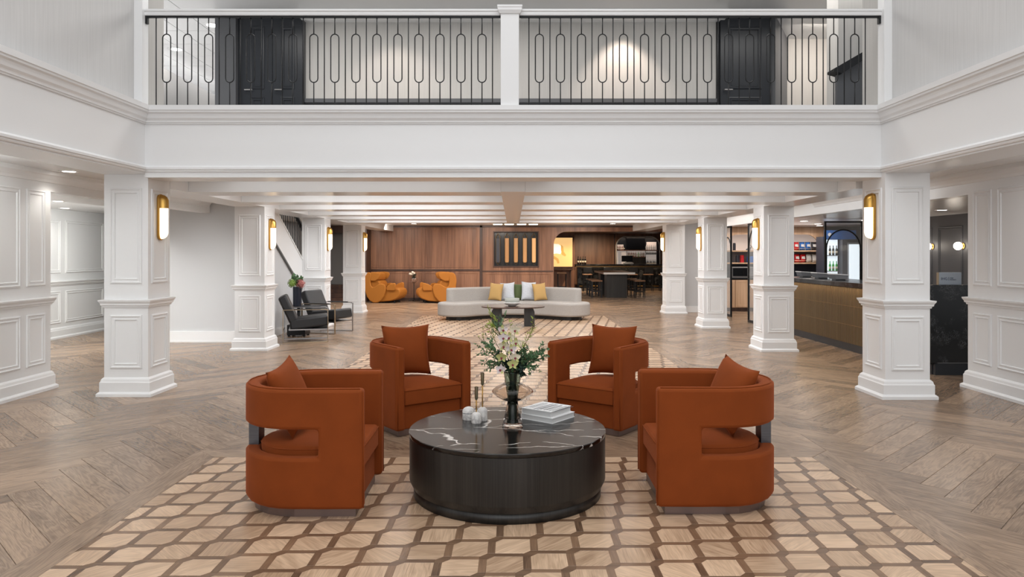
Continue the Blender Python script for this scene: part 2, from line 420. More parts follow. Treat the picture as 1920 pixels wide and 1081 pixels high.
def dedupe(poly, e=.006):
    out = []
    for p in poly:
        if not out or (abs(p[0]-out[-1][0])+abs(p[1]-out[-1][1])) > e: out.append(p)
    if len(out) > 1 and abs(out[0][0]-out[-1][0])+abs(out[0][1]-out[-1][1]) < e: out.pop()
    return out if len(out) >= 3 else None
def halfcut(poly, nx, ny, k):
    q = []; n = len(poly)
    for i in range(n):
        p0, p1 = poly[i], poly[(i+1) % n]
        s0 = nx*p0[0]+ny*p0[1]+k; s1 = nx*p1[0]+ny*p1[1]+k
        if s0 >= 0: q.append(p0)
        if (s0 >= 0) != (s1 >= 0):
            t = s0/(s0-s1); q.append((p0[0]+(p1[0]-p0[0])*t, p0[1]+(p1[1]-p0[1])*t))
    return q if len(q) >= 3 else None
def parea(q): return abs(sum(q[i][0]*q[(i+1) % len(q)][1]-q[(i+1) % len(q)][0]*q[i][1] for i in range(len(q))))/2
def clip_rect_out(poly):
    """subtract the tiled fields from a board; gives convex remainders"""
    res = [poly]
    for a, b, c, d in FIELDS:
        a -= BW-.002; b += BW-.002; c -= BW-.002; d += BW-.002
        nxt = []
        for pl in res:
            xs = [p[0] for p in pl]; ys = [p[1] for p in pl]
            if max(xs) <= a or min(xs) >= b or max(ys) <= c or min(ys) >= d: nxt.append(pl); continue
            rem = pl
            for nx, ny, k in ((-1, 0, a), (1, 0, -b), (0, -1, c), (0, 1, -d)):
                q = halfcut(rem, nx, ny, k)
                if q: nxt.append(q)
                rem = halfcut(rem, -nx, -ny, -k)
                if not rem: break
        res = nxt
    out = []
    for q in res:
        q = dedupe(q)
        if q and parea(q) > .0006: out.append(q)
    return out
for k in range(-9, 8):
    for n in range(-26, 125):
        ox, oy = n*PW+k*PL, n*PW-k*PL
        for kind in (0, 1):
            if kind == 0: r = [(ox, oy), (ox+PL, oy), (ox+PL, oy+PW), (ox, oy+PW)]; dr = (s2, s2)
            else: r = [(ox-PW, oy), (ox, oy), (ox, oy+PL), (ox-PW, oy+PL)]; dr = (-s2, s2)
            poly = [rot45(p) for p in r]
            cx = sum(p[0] for p in poly)/4; cy = sum(p[1] for p in poly)/4
            if not (-8.7 < cx < 9.3 and .5 < cy < 32): continue
            if not any(inview(*p, 700, 1500) for p in poly): continue
            for q in clip_rect_out(poly): planks.append((cy, q, dr))
planks.sort(key=lambda t: t[0]+.12*abs(sum(p[0] for p in t[1])/len(t[1])))
rest = []; nsingle = 0
for cy, poly, dr in planks:
    l = []
    piece(l, poly, -.012, 0, dr, (random.uniform(-50, 50), random.uniform(-50, 50)), random.random(), .0012, .0016)
    if nsingle < 290 and any(inview(*p, 0, 1081) for p in poly): build_pieces(l, 'plank', 'plank', fl, True); nsingle += 1
    else: rest += l
build_pieces(rest, 'planking', 'plank', fl, kind='stuff')
# tiled fields: near-square tiles with two clipped corners in a skewed lattice of narrow dark strips
TS, TP, TK, TC = .185, .2235, .040, .036
tiles = []; strips = []
ZT = .003
def clipin(poly, a, b, c, d):
    for nx, ny, k in ((1, 0, -a), (-1, 0, b), (0, 1, -c), (0, -1, d)):
        q = []; n = len(poly)
        for i in range(n):
            p0, p1 = poly[i], poly[(i+1) % n]; s0 = nx*p0[0]+ny*p0[1]+k; s1 = nx*p1[0]+ny*p1[1]+k
            if s0 >= 0: q.append(p0)
            if (s0 >= 0) != (s1 >= 0):
                t = s0/(s0-s1); q.append((p0[0]+(p1[0]-p0[0])*t, p0[1]+(p1[1]-p0[1])*t))
        if len(q) < 3: return None
        poly = q
    out = []
    for p in poly:
        if not out or (abs(p[0]-out[-1][0])+abs(p[1]-out[-1][1])) > .008: out.append(p)
    if len(out) > 1 and abs(out[0][0]-out[-1][0])+abs(out[0][1]-out[-1][1]) < .008: out.pop()
    return out if len(out) >= 3 else None
for fi, (a, b, c, d) in enumerate(FIELDS):
    c = max(c, 2.3)
    for i in range(-70, 70):
        for j in range(-14, 100):
            ox = .577+i*TP+(j-17)*TK; oy = 3.85+i*TK*.92+(j-17)*TP
            if not (a-.3 < ox < b+.1 and c-.3 < oy < d+.1): continue
            h = TS
            t = [(ox, oy), (ox+h-TC, oy), (ox+h, oy+TC), (ox+h, oy+h), (ox+TC, oy+h), (ox, oy+h-TC)]
            q = clipin(t, a, b, c, d)
            dr = ((1, 0), (0, 1), (s2, s2), (s2, -s2))[random.randrange(4)]
            if q: piece(tiles, q, -.012, ZT, dr, (random.uniform(-50, 50), random.uniform(-50, 50)), random.random(), .0008, .0012)
            # strip to the right of the tile and strip beyond it
            g = TP
            rs = [(ox+h, oy+TC), (ox+TP, oy+TK*.92+.0), (ox+TP, oy+h+.0), (ox+h, oy+h)]
            ts = [(ox+TC, oy+h), (ox+h, oy+h), (ox+h+.0, oy+TP), (ox+TK, oy+TP)]
            for s_, dd in ((rs, (0, 1)), (ts, (1, 0))):
                q = clipin(s_, a, b, c, d)
                if q: piece(strips, q, -.012, ZT-.0003, dd, (random.uniform(-50, 50), random.uniform(-50, 50)), random.random(), .0006, .0008)
    bd = MB()
struct  # noqa
tiles.sort(key=lambda t: t[4].y); strips.sort(key=lambda t: t[4].y)
far = lambda L: [t for t in L if inview(t[4].x, t[4].y)]+[t for t in L if not inview(t[4].x, t[4].y)]
tv = far(tiles); sv = far(strips)
for t in tv[:290]: build_pieces([t], 'tile', 'tile', fl, True)
build_pieces(tv[290:], 'tiling', 'tile', fl, kind='stuff')
for t in sv[:290]: build_pieces([t], 'inlay_strip', 'strip', fl, True)
build_pieces(sv[290:], 'inlay_strips', 'strip', fl, kind='stuff')
fb = []
for a, b, c, d in FIELDS:
    piece(fb, [(a, c), (b, c), (b, d), (a, d)], -.012, ZT-.0013, (1, 0), (3, 3), .3)
build_pieces(fb, 'inlay_bed', 'strip', fl)
# border boards, mitred, in lengths
for a, b, c, d in FIELDS:
    c2 = c
    segs = []
    def run(p, q, inn, out_):
        n = 4
        for k in range(n):
            t0, t1 = k/n, (k+1)/n
            L0 = [p[0]+(q[0]-p[0])*t0, p[1]+(q[1]-p[1])*t0]; L1 = [p[0]+(q[0]-p[0])*t1, p[1]+(q[1]-p[1])*t1]
            O0 = [L0[0]+out_[0]*BW, L0[1]+out_[1]*BW]; O1 = [L1[0]+out_[0]*BW, L1[1]+out_[1]*BW]
            dx, dy = (q[0]-p[0]), (q[1]-p[1]); L = sqrt(dx*dx+dy*dy); dx /= L; dy /= L
            if k == 0: O0 = [O0[0]-dx*BW, O0[1]-dy*BW]
            if k == n-1: O1 = [O1[0]+dx*BW, O1[1]+dy*BW]
            poly = [tuple(L1), tuple(L0), tuple(O0), tuple(O1)]
            ar = sum(poly[i][0]*poly[(i+1) % 4][1]-poly[(i+1) % 4][0]*poly[i][1] for i in range(4))
            if ar < 0: poly.reverse()
            if not any(inview(*pp, 700, 1500) for pp in poly): continue
            l = []; piece(l, poly, -.012, ZT, (dx, dy), (random.uniform(-50, 50), random.uniform(-50, 50)), .35+.4*random.random(), .001, .0015)
            build_pieces(l, 'border_board', 'plank', fl, True)
    run((a, c), (a, d), None, (-1, 0)); run((a, d), (b, d), None, (0, 1)); run((b, d), (b, c), None, (1, 0)); run((b, c), (a, c), None, (0, -1))

# ---- upper atrium walls and balcony fascia
AX = 3.99
for s, nm in ((-1, 'wall_left_upper'), (1, 'wall_right_upper')):
    struct(MB().box(min(s*4.07, s*4.4), max(s*4.07, s*4.4), -3.2, 7.86, 3.15, 8.6).build(nm, 'paper'))
    struct(MB().box(min(s*3.985, s*4.075), max(s*3.985, s*4.075), 7.76, 7.9, 3.146, 8.6).build('trim_%d' % (1 if s < 0 else 2), 'white', bevel=.006))
    struct(MB().box(min(s*AX, s*4.47), max(s*AX, s*4.47), -3.2, 8.41, 2.42, 3.146).build('wall_left_fascia' if s < 0 else 'wall_right_fascia', 'white'))
    struct(MB().box(min(s*4.07, s*4.2), max(s*4.07, s*4.2), 7.9, 8.42, 3.1, 5.3).build('wall_left_return' if s < 0 else 'wall_right_return', 'uppaper'))
struct(MB().box(-AX, AX, 7.83, 8.27, 2.38, 3.146).build('wall_balcony_fascia', 'white'))
pth = [(-AX, -3.2), (-AX, 7.83), (AX, 7.83), (AX, -3.2)]
crown = [(0, 2.955), (.012, 2.955), (.016, 2.972), (.024, 2.972), (.026, 2.985), (.03, 2.995), (.045, 3.015), (.052, 3.04), (.06, 3.06), (.078, 3.072), (.08, 3.09), (.09, 3.095), (.092, 3.146), (0, 3.146)]
struct(MB().sweep(pth, crown).build('trim_3', 'white'))
low = [(0, 2.435), (.014, 2.437), (.02, 2.448), (.02, 2.458), (.032, 2.464), (.034, 2.485), (.024, 2.492), (.012, 2.505), (0, 2.505)]
struct(MB().sweep(pth, low).build('trim_4', 'white'))
struct(MB().box(-4.4, 4.4, -3.2, 8.0, 8.6, 8.7).build('ceiling_atrium', 'ceil'))

# ---- mezzanine behind the railing
struct(MB().box(-13, 8.6, 8.28, 12.7, 2.98, 3.1).build('floor_mezzanine', 'midgrey'))
struct(MB().box(-3.27, 3.2, 11.4, 11.5, 3.1, 5.3).build('wall_mezzanine', 'uppaper'))
cr = struct(MB().box(-3.27, 3.2, 11.34, 11.4, 3.93, 3.99).box(-3.27, 3.2, 11.37, 11.4, 3.1, 3.93).build('trim_5', 'darkgrey'))
MB().box(-3.26, 3.19, 11.34, 11.37, 3.9, 3.928).build('rail_shade_strip', 'black', cr)  # solid black strip painting the shade under the rail
struct(MB().box(-4.56, -3.27, 11.3, 11.6, 3.1, 5.3).build('wall_mezzanine_left', 'blackgloss'))
struct(MB().box(-4.62, -4.3, 11.2, 11.3, 3.1, 5.3).build('trim_6', 'darkgrey'))
struct(MB().prism([(4.05, 11.4), (4.12, 11.35), (4.76, 12.55), (4.7, 12.6)], 3.1, 5.3).build('wall_mezzanine_right', 'darkgrey'))
struct(MB().box(4.7, 6.2, 12.6, 12.7, 3.1, 5.3).build('wall_mezzanine_alcove', 'uppaper'))
struct(MB().box(4.7, 6.2, 12.54, 12.6, 3.1, 4.06).build('trim_7', 'darkgrey'))
struct(MB().box(4.32, 4.64, 9.6, 9.95, 3.1, 5.3).build('wall_mezzanine_pier', 'uppaper'))
struct(MB().prism([(4.08, 3.1), (4.08, 3.86), (4.45, 4.1), (4.45, 3.1)], 9.1, 9.16, 'y').build('wall_stair_guard', 'darkgrey'))
struct(MB().prism([(4.0, 3.86), (4.0, 3.83), (4.1, 3.8), (4.45, 4.02), (4.45, 4.12)], 9.0, 9.2, 'y').build('trim_8', 'black'))
# doors
def updoor(n, x0, x1):
    d = struct(MB().box(x0, x1, 11.28, 11.34, 3.1, 5.24).build('door_%d' % n, 'blackgloss'))
    w = (x1-x0)
    MB().frame((x0, 11.28, 0), (1, 0, 0), (0, 0, 1), (0, -1, 0), .12, w-.12, 3.25, 4.0, PROF).frame((x0, 11.28, 0), (1, 0, 0), (0, 0, 1), (0, -1, 0), .12, w-.12, 4.12, 5.1, PROF).build('door_panel', 'blackgloss', d)
    MB().tube([(x0+.05, 11.25, 4.1), (x0+.05, 11.22, 4.1), (x0+.17, 11.22, 4.1)], .012).build('door_handle', 'steel', d)
    return d
updoor(1, -4.22, -3.76); updoor(2, -3.75, -3.29)
struct(MB().box(3.2, 4.05, 11.36, 11.6, 3.1, 5.3).build('trim_9', 'black'))
updoor(3, 3.24, 4.0)
# mezzanine ceilings
struct(MB().box(-4.62, 6.2, 8.28, 12.7, 5.3, 5.4).build('ceiling_mezzanine', 'ceil'))
struct(MB().box(-3.3, 3.3, 11.1, 11.4, 5.2, 5.3).box(-4.6, 6.2, 10.3, 10.42, 5.22, 5.3).box(-2.8, -1.2, 9.3, 10.0, 5.26, 5.3).box(1.4, 3, 9.3, 10, 5.26, 5.3).build('trim_10', 'ceil'))
ct = struct(MB().box(-13, -4.62, 8.28, 19.2, 5.33, 5.4).build('ceiling_tiled', 'midgrey'))
ct['kind'] = 'structure'
for i in range(14):
    for j in range(17):
        y0 = 8.4+i*.76; x0 = -12.95+j*.49
        if x0+.47 > -4.62: continue
        MB().box(x0, x0+.478, y0, y0+.748, 5.315, 5.33).build('ceiling_tile', 'ceil', ct)
struct(MB().box(-13, -4.6, 19.2, 19.3, 3.1, 5.4).build('wall_mezzanine_far', 'white'))
struct(MB().box(-13.1, -13, 8.28, 19.3, 3.1, 5.4).build('wall_mezzanine_outer', 'white'))
# added fill lights to brighten the mezzanine walls and tiled ceiling
area('mezzanine_up_fill', (-6.6, 12.5, 3.3), 4, 7, 85, (1, .99, .98), (radians(180), 0, 0))  # upward fill added near the floor to whiten the tiled ceiling
area('mezzanine_fill', (-1.5, 9.8, 5.25), 5, 1.2, 95, (1, .98, .95)); area('mezzanine_fill', (3.6, 9.8, 5.25), 3, 1.2, 46, (1, .98, .95))
area('mezzanine_room_fill', (-6.9, 13.2, 5.28), 2.2, 7, 260, (1, .98, .96))
# ---- downlights
NDL = [0]
def downlight(x, y, z, label, power=8, r=.075, col=(1, .95, .88), group=None, m='down', size=2.2):
    t = thing('downlight', label, 'downlight', (x, y, z), 0, group)
    MB().lathe([(r*.78, -.003), (r, -.006), (r*1.22, -.004), (r*1.24, 0)], 20).build('trim_ring', 'ceil', t, smooth=True)
    MB().cyl((0, 0), r*.8, -.0045, -.001, 20).build('lens', m, t)
    if power: spot('downlight_lamp', (x, y, z-.02), power, size, col)
    return t
for x, y, lb in ((-4.95, 11.9, 'large bright downlight in the tiled upper ceiling behind the left end of the railing'), (-6.2, 13.3, 'middle downlight in the tiled upper ceiling seen through the left railing'),
                 (-5.8, 15.1, 'third downlight in the tiled upper ceiling seen through the left railing'), (-6.0, 17.3, 'farthest downlight in the tiled upper ceiling low behind the left railing')):
    downlight(x, y, 5.315, lb, 30, .12)
spot('mezzanine_wallwasher', (1.72, 10.95, 5.17), 60, 1.5, (1, .84, .72), (radians(18), 0, 0))
spot('mezzanine_wallwasher', (-1.85, 10.6, 5.17), 26, 1.6, (1, .86, .76), (radians(24), 0, 0))
area('mezzanine_alcove_light', (5.2, 11.7, 5.26), 1.0, .5, 30, (1, .9, .8), (radians(25), 0, 0))

# ---- low ceilings
def slab(nm, x0, x1, y0, y1, z, m='ceil', t=.12): return struct(MB().box(x0, x1, y0, y1, z, z+t).build(nm, m))
slab('ceiling_main', -4.5, 5.3, 8.27, 24.1, 2.5)
slab('ceiling_left_aisle', -5.5, -4.47, -3.2, 8.27, 2.5)
slab('ceiling_left_hall', -5.5, -4.5, 8.27, 12.9, 2.5)
slab('ceiling_right_aisle', 4.47, 5.45, -3.2, 8.27, 2.5)
slab('ceiling_left_room', -8.5, -5.5, 3, 12.75, 2.37)
slab('ceiling_left_rear_room', -8.5, -6.6, 12.75, 20, 2.37)
slab('ceiling_right_room', 5.451, 10.2, 7, 20.5, 2.3)
slab('ceiling_left_back', -6.6, -4.5, 16.9, 25, 2.5)
slab('ceiling_bar', 1.2, 8.6, 24.25, 33.2, 2.46, 'walnutd')
# side beams carried by the columns, cross beams, centre beam
for s, nm in ((-1, 'ceiling_beam_left'), (1, 'ceiling_beam_right')):
    struct(MB().box(min(s*AX, s*4.47), max(s*AX, s*4.47), 8.41, 24.1, 2.31, 2.5).build(nm, 'ceil'))
for k in range(6):
    y = 8.88+k*1.73
    struct(MB().box(-AX, -.15, y, y+.55, 2.31, 2.5).build('ceiling_beam', 'ceil', bevel=.004))
    struct(MB().box(.15, AX, y, y+.55, 2.31, 2.5).build('ceiling_beam', 'ceil', bevel=.004))
struct(MB().box(-.149, .149, 8.88, 18.1, 2.315, 2.5).build('ceiling_beam_centre', 'ceil'))

# ---- panelled aisle walls
def vpanels(mb, X, sgn, spans, zs):
    for (a, b) in spans:
        for z0, z1 in zs:
            mb.frame((X, 0, 0), (0, 1, 0), (0, 0, 1), (sgn, 0, 0), a, b, z0, z1, PROF)
RAILP = [(0, .965), (.012, .967), (.016, .985), (.028, .992), (.03, 1.01), (.045, 1.035), (.047, 1.05), (0, 1.055)]
PLINTH = [(0, 0), (.06, 0), (.06, .03), (.045, .045), (.035, .05), (.035, .15), (.028, .16), (.022, .185), (.008, .2), (0, .205)]
CORN = [(0, 2.37), (.012, 2.372), (.02, 2.4), (.05, 2.44), (.07, 2.455), (.075, 2.5), (0, 2.5)]
ZS = ((.30, .88), (1.19, 2.27))
def aisle_wall(nm, s, yend, X):
    w = struct(MB().box(min(s*X, s*(X+.15)), max(s*X, s*(X+.15)), -3.2, yend, 0, 2.5).build(nm, 'white'))
    sp = [(yend-.42, yend-.1)]
    y = yend-.52
    for k in range(4):
        sp.append((y-1.3, y)); y -= 1.42
    for a, b in sp:
        for z0, z1 in ZS:
            q = MB(); vpanels(q, s*X, -s, [(a, b)], [(z0, z1)]); q.build('panel_moulding', 'white', w)
    p = [(s*X, -3.2), (s*X, yend), (s*(X+.15), yend)]
    if s > 0: p = p[::-1]
    MB().sweep(p, RAILP).build('chair_rail', 'white', w); MB().sweep(p, PLINTH).build('plinth', 'white', w)
    p2 = [(s*X, -3.2), (s*X, 12.7)]
    if s > 0: p2 = p2[::-1]
    MB().sweep(p2, CORN).build('cornice', 'white', w)
    return w
aisle_wall('wall_left_aisle', -1, 8.36, 5.35)
aisle_wall('wall_right_aisle', 1, 8.42, 5.30)
struct(MB().box(-5.5, -5.35, 8.36, 12.75, 2.27, 2.5).build('wall_left_header', 'white'))
struct(MB().box(5.30, 5.45, 8.42, 19.3, 2.24, 2.5).build('wall_right_header', 'white'))
# far left panelled wall
wf = struct(MB().box(-8.5, -8.35, 3, 20, 0, 2.4).build('wall_left_far', 'white'))
for k in range(5):
    y = 9.9+k*1.39-.6
    for z0, z1 in ((.28, .87), (1.2, 2.18)):
        q = MB(); vpanels(q, -8.35, 1, [(y, y+1.25)], [(z0, z1)]); q.build('panel_moulding', 'white', wf)
MB().sweep([(-8.35, 3), (-8.35, 20)], RAILP).build('chair_rail', 'white', wf)
MB().sweep([(-8.35, 3), (-8.35, 20)], PLINTH).build('plinth', 'white', wf)
# plain walls round the stair
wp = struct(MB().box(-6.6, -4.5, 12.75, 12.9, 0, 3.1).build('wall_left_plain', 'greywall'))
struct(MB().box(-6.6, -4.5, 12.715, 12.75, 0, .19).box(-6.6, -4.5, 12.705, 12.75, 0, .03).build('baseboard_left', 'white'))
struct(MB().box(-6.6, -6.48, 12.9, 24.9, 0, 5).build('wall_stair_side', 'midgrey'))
zt = lambda y: 2.29-.553*(y-13.73)
struct(MB().prism([(12.9, 0), (17.7, 0), (17.7, .02), (12.9, zt(12.9)-.5)], -4.62, -4.5, 'x').build('wall_stair_under', 'greywall'))
struct(MB().box(-4.5, -4.485, 12.9, 15.28, 0, .14).build('baseboard_stair', 'white'))
st = thing('staircase', 'white closed-string staircase with black balusters rising behind the left columns', 'staircase', (0, 0, 0))
MB().prism([(12.92, zt(12.92)), (12.92, zt(12.92)-.6), (17.2, zt(17.2)-.6+.03), (17.75, .02), (17.75, zt(17.75)+.02)], -4.66, -4.465, 'x').build('stringer', 'white', st)
MB().prism([(12.92, zt(12.92)-.60), (12.92, zt(12.92)-.63), (17.1, zt(17.1)-.61), (17.1, zt(17.1)-.58)], -4.67, -4.455, 'x').build('stringer_edge', 'midgrey', st)
MB().prism([(12.92, zt(12.92)+.03), (12.92, zt(12.92)), (17.7, zt(17.7)), (17.7, zt(17.7)+.03)], -4.68, -4.45, 'x').build('string_cap', 'white', st)
for k in range(30):
    y = 13.0+k*.115
    MB().box(-4.572, -4.556, y, y+.014, zt(y)+.03, zt(y)+.86).build('baluster', 'black', st)
MB().prism([(12.95, zt(12.95)+.91), (12.95, zt(12.95)+.86), (17.3, zt(17.3)+.86), (17.3, zt(17.3)+.91)], -4.60, -4.53, 'x').build('handrail', 'black', st)
for k in range(15):
    y1 = 17.65-k*.3; z = .166*(k+1)
    MB().box(-6.46, -4.68, y1-.32, y1, z-.04, z).build('tread', 'walnutd', st)
# small flight beyond, dark
sl = thing('low_steps', 'dark wooden steps with black nosings seen between two left columns', 'steps', (0, 0, 0))
for k in range(4):
    MB().box(-6.4, -5.0, 23.3+k*.32, 24.75, .0 if k == 0 else .13*k+.001, .13*(k+1)).build('step', 'walnutd', sl)
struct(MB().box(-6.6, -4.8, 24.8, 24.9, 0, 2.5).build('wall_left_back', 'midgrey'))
struct(MB().box(-6.48, -4.86, 24.1, 24.2, 2.26, 2.5).build('trim_11', 'walnutd'))

# ---- walnut rear wall with the bar opening
WY = 24.1
R = .44
xo = 1.355
arch = [(xo, 0.0)]
arch = [(-4.85, 0), (xo, 0), (xo, 2.3-R)] + [(xo+R-R*cos(t), 2.3-R+R*sin(t)) for t in [i*pi/20 for i in range(1, 11)]] + [(6.9, 2.3), (6.9, 2.56), (-4.85, 2.56)]
# opening for the slatted window is left free: wall built of four pieces round it
wx0, wx1, wz0, wz1 = -.655, .85, 1.13, 2.3
ww = struct(MB().prism([(-4.85, 0), (wx0, 0), (wx0, 2.56), (-4.85, 2.56)], WY, WY+.14, 'y')
       .prism([(wx0, 0), (wx1, 0), (wx1, wz0), (wx0, wz0)], WY, WY+.14, 'y')
       .prism([(wx0, wz1), (wx1, wz1), (wx1, 2.56), (wx0, 2.56)], WY, WY+.14, 'y')
       .prism([(wx1, 0)]+arch[1:-1]+[(wx1, 2.56)], WY, WY+.14, 'y').build('wall_back', 'walnut'))
FP = [(0, 0), (.004, .012), (.02, .012), (.026, .004), (.04, .004), (.045, 0)]
def wpan(x0, x1, z0, z1):
    q = MB().frame((0, WY, 0), (1, 0, 0), (0, 0, 1), (0, -1, 0), x0, x1, z0, z1, FP)
    q.box(x0+.06, x1-.06, WY-.006, WY, z0+.06, z1-.06)
    q.build('wall_panel', 'walnut', ww)
for x0, x1 in ((-4.75, -3.02), (-2.95, -1.18)):
    wpan(x0, x1, .16, .93); wpan(x0, x1, 1.1, 2.42)
wpan(-.92, 1.26, .16, .9)
for k in range(30):   # reeded battens in the upper panels
    x = -4.62+k*.112
    if -3.08 < x < -2.88: continue
    MB().box(x, x+.012, WY-.011, WY-.006, 1.2, 2.32).build('batten', 'walnut', ww)
MB().box(-4.85, -1.11, WY-.03, WY, .99, 1.045).build('dado_rail', 'walnutd', ww)
MB().box(-1.11, -1.02, WY-.03, WY, 0, 2.5).build('dark_post', 'walnutd', ww)
MB().box(-1.02, 1.34, WY-.02, WY, .96, 1.0).build('dado_rail', 'walnutd', ww)
MB().box(-4.85, 1.35, WY-.035, WY, 0, .1).build('plinth', 'walnutd', ww)
MB().box(-4.85, 6.9, WY-.03, WY, 2.44, 2.5).build('cornice', 'walnutd', ww)
struct(MB().box(-4.86, -4.74, 23.4, 24.1, 0, 2.5).build('wall_back_return', 'walnutd'))
# window of five tall slots
wn = struct(MB().frame((0, WY-.01, 0), (1, 0, 0), (0, 0, 1), (0, -1, 0), wx0-.01, wx1+.01, wz0-.01, wz1+.01, [(0, 0), (0, .03), (.035, .03), (.035, 0), (.035, -.12)]).build('window_1', 'walnutd'))
for k in range(5):
    x = wx0+.15+k*.3
    w = .078
    out = [(x-w, 1.3), (x, 1.18), (x+w, 1.3), (x+w, 2.13), (x, 2.25), (x-w, 2.13)]
    rim = MB()
    n = 6
    inn = [(x+(a-x)*.8, 1.715+(b-1.715)*.965) for a, b in out]
    vs = [(a, 24.12, b) for a, b in out]+[(a, 24.12, b) for a, b in inn]+[(a, 24.2, b) for a, b in out]+[(a, 24.2, b) for a, b in inn]
    fs = []
    for i in range(6):
        j = (i+1) % 6; fs += [(i, j, 6+j, 6+i), (12+i, 18+i, 18+j, 12+j), (i, 12+i, 12+j, j), (6+i, 6+j, 18+j, 18+i)]
    rim.add(vs, fs).build('slot_frame', 'slotframe', wn)
    if k: MB().box(x-w*.8, x+w*.8, 24.15, 24.17, 1.27, 2.08).build('pane', 'amber%d' % k, wn)
    else: MB().box(x-w*.8, x+w*.8, 24.15, 24.17, 1.27, 2.08).build('pane', 'shopdark', wn)
    MB().box(x+w+.02, x+.3-w-.02 if k < 4 else x+w+.03, 24.19, 24.21, 1.14, 2.29).build('dark_panel', 'slotback', wn)
MB().box(wx0, wx1, 24.3, 24.34, wz0-.1, wz1+.1).build('backing', 'slotback', wn)
# bar room
struct(MB().box(2.55, 4.55, 32.5, 32.6, 0, 2.5).build('wall_bar', 'walnut'))
struct(MB().box(1.2, 2.6, 30.6, 30.7, 0, 2.5).build('wall_bar_alcove', 'walnut'))
struct(MB().box(2.5, 2.6, 30.7, 32.5, 0, 2.5).build('wall_bar_return', 'walnutd'))
ba = [(4.55, 0), (6.75, 0), (6.75, 2.5), (4.55, 2.5)]
RA = .42
ax0, ax1, az = 4.6, 6.55, 2.32
outer = [(4.55, 1.0), (4.55, 2.5), (6.9, 2.5), (6.9, 1.0), (ax1, 1.0), (ax1, az-RA)] + [(ax1-RA+RA*cos(t), az-RA+RA*sin(t)) for t in [i*pi/16 for i in range(1, 9)]] + [(ax0+RA-RA*sin(t), az-RA+RA*cos(t)) for t in [i*pi/16 for i in range(0, 9)]] + [(ax0, 1.0)]
struct(MB().prism(outer, 32.2, 32.3, 'y').box(4.55, 6.9, 32.2, 32.3, 0, 1.0).build('wall_back_bar', 'walnut'))
struct(MB().box(4.3, 7.2, 32.95, 33.05, 0, 2.5).build('wall_back_bar_niche', 'blackgloss'))
struct(MB().box(6.9, 7.0, 24.2, 33, 0, 2.5).build('wall_bar_side', 'walnutd'))
ar = MB()
pts = [(ax1, 32.19, 1.1), (ax1, 32.19, az-RA)]+[(ax1-RA+RA*cos(t), 32.19, az-RA+RA*sin(t)) for t in [i*pi/16 for i in range(1, 9)]] + [(ax0+RA-RA*sin(t), 32.19, az-RA+RA*cos(t)) for t in [i*pi/16 for i in range(0, 9)]] + [(ax0, 32.19, 1.1)]
struct(ar.tube(pts, .03, 6).build('trim_12', 'bowlw', smooth=True))  # light on the arch edge put in as white colour
spot('bar_lamp', (3.5, 29.6, 2.44), 340, 2.0, (1, .78, .55), (radians(35), 0, 0)); spot('bar_lamp', (5.5, 28.5, 2.44), 130, 2.2, (1, .78, .55))
spot('alcove_lamp', (2.0, 29.9, 2.4), 60, 2.0, (1, .78, .55))
area('bar_shelf_light', (5.6, 32.6, 2.3), 1.8, .2, 9, (1, .8, .65))

# ---- right side rooms
struct(MB().box(4.42, 5.37, 19.3, 19.4, 0, 2.5).build('wall_right_rear', 'greywall'))
struct(MB().box(4.42, 5.37, 19.27, 19.3, 0, .16).build('baseboard_right', 'white'))
struct(MB().box(5.3, 9.9, 20, 20.12, 0, 2.4).build('wall_shop', 'shopdark'))
struct(MB().box(9.9, 10, 15, 20.1, 0, 2.4).build('wall_shop_side', 'shopdark'))
wr = struct(MB().box(8.35, 8.5, 7, 15.3, 0, 2.4).build('wall_right_far', 'darkgrey'))
for k in range(4):
    y = 11.45+k*.98
    q = MB(); vpanels(q, 8.35, -1, [(y, y+.78)], [(.3, 2.08)]); q.build('panel_moulding', 'darkgrey', wr)
MB().sweep([(8.35, 15.3), (8.35, 7)], PLINTH).build('plinth', 'darkgrey', wr)
for x, y, lb in ((7.3, 12.3, 'downlight over the reception desk nearest the dark wall'), (7.6, 14.2, 'second downlight in the ceiling beyond the reception desk'), ):
    downlight(x, y, 2.3, lb, 15, .09)
downlight(6.6, 16.4, 2.3, 'left front downlight in the ceiling before the snack shelves', 14, .1)
downlight(7.55, 17.9, 2.3, 'middle downlight in the ceiling before the snack shelves', 14, .1)
downlight(7.8, 16.0, 2.3, 'right front downlight near the black arched frame', 12, .1)
downlight(8.1, 19.1, 2.3, 'rear downlight close above the snack shelves', 12, .1)
area('reception_light', (6.9, 10.5, 2.28), 1.6, 2.5, 30, (1, .96, .92))
area('shop_light', (7.0, 18.2, 2.28), 2.4, 1.6, 34, (1, .95, .9))
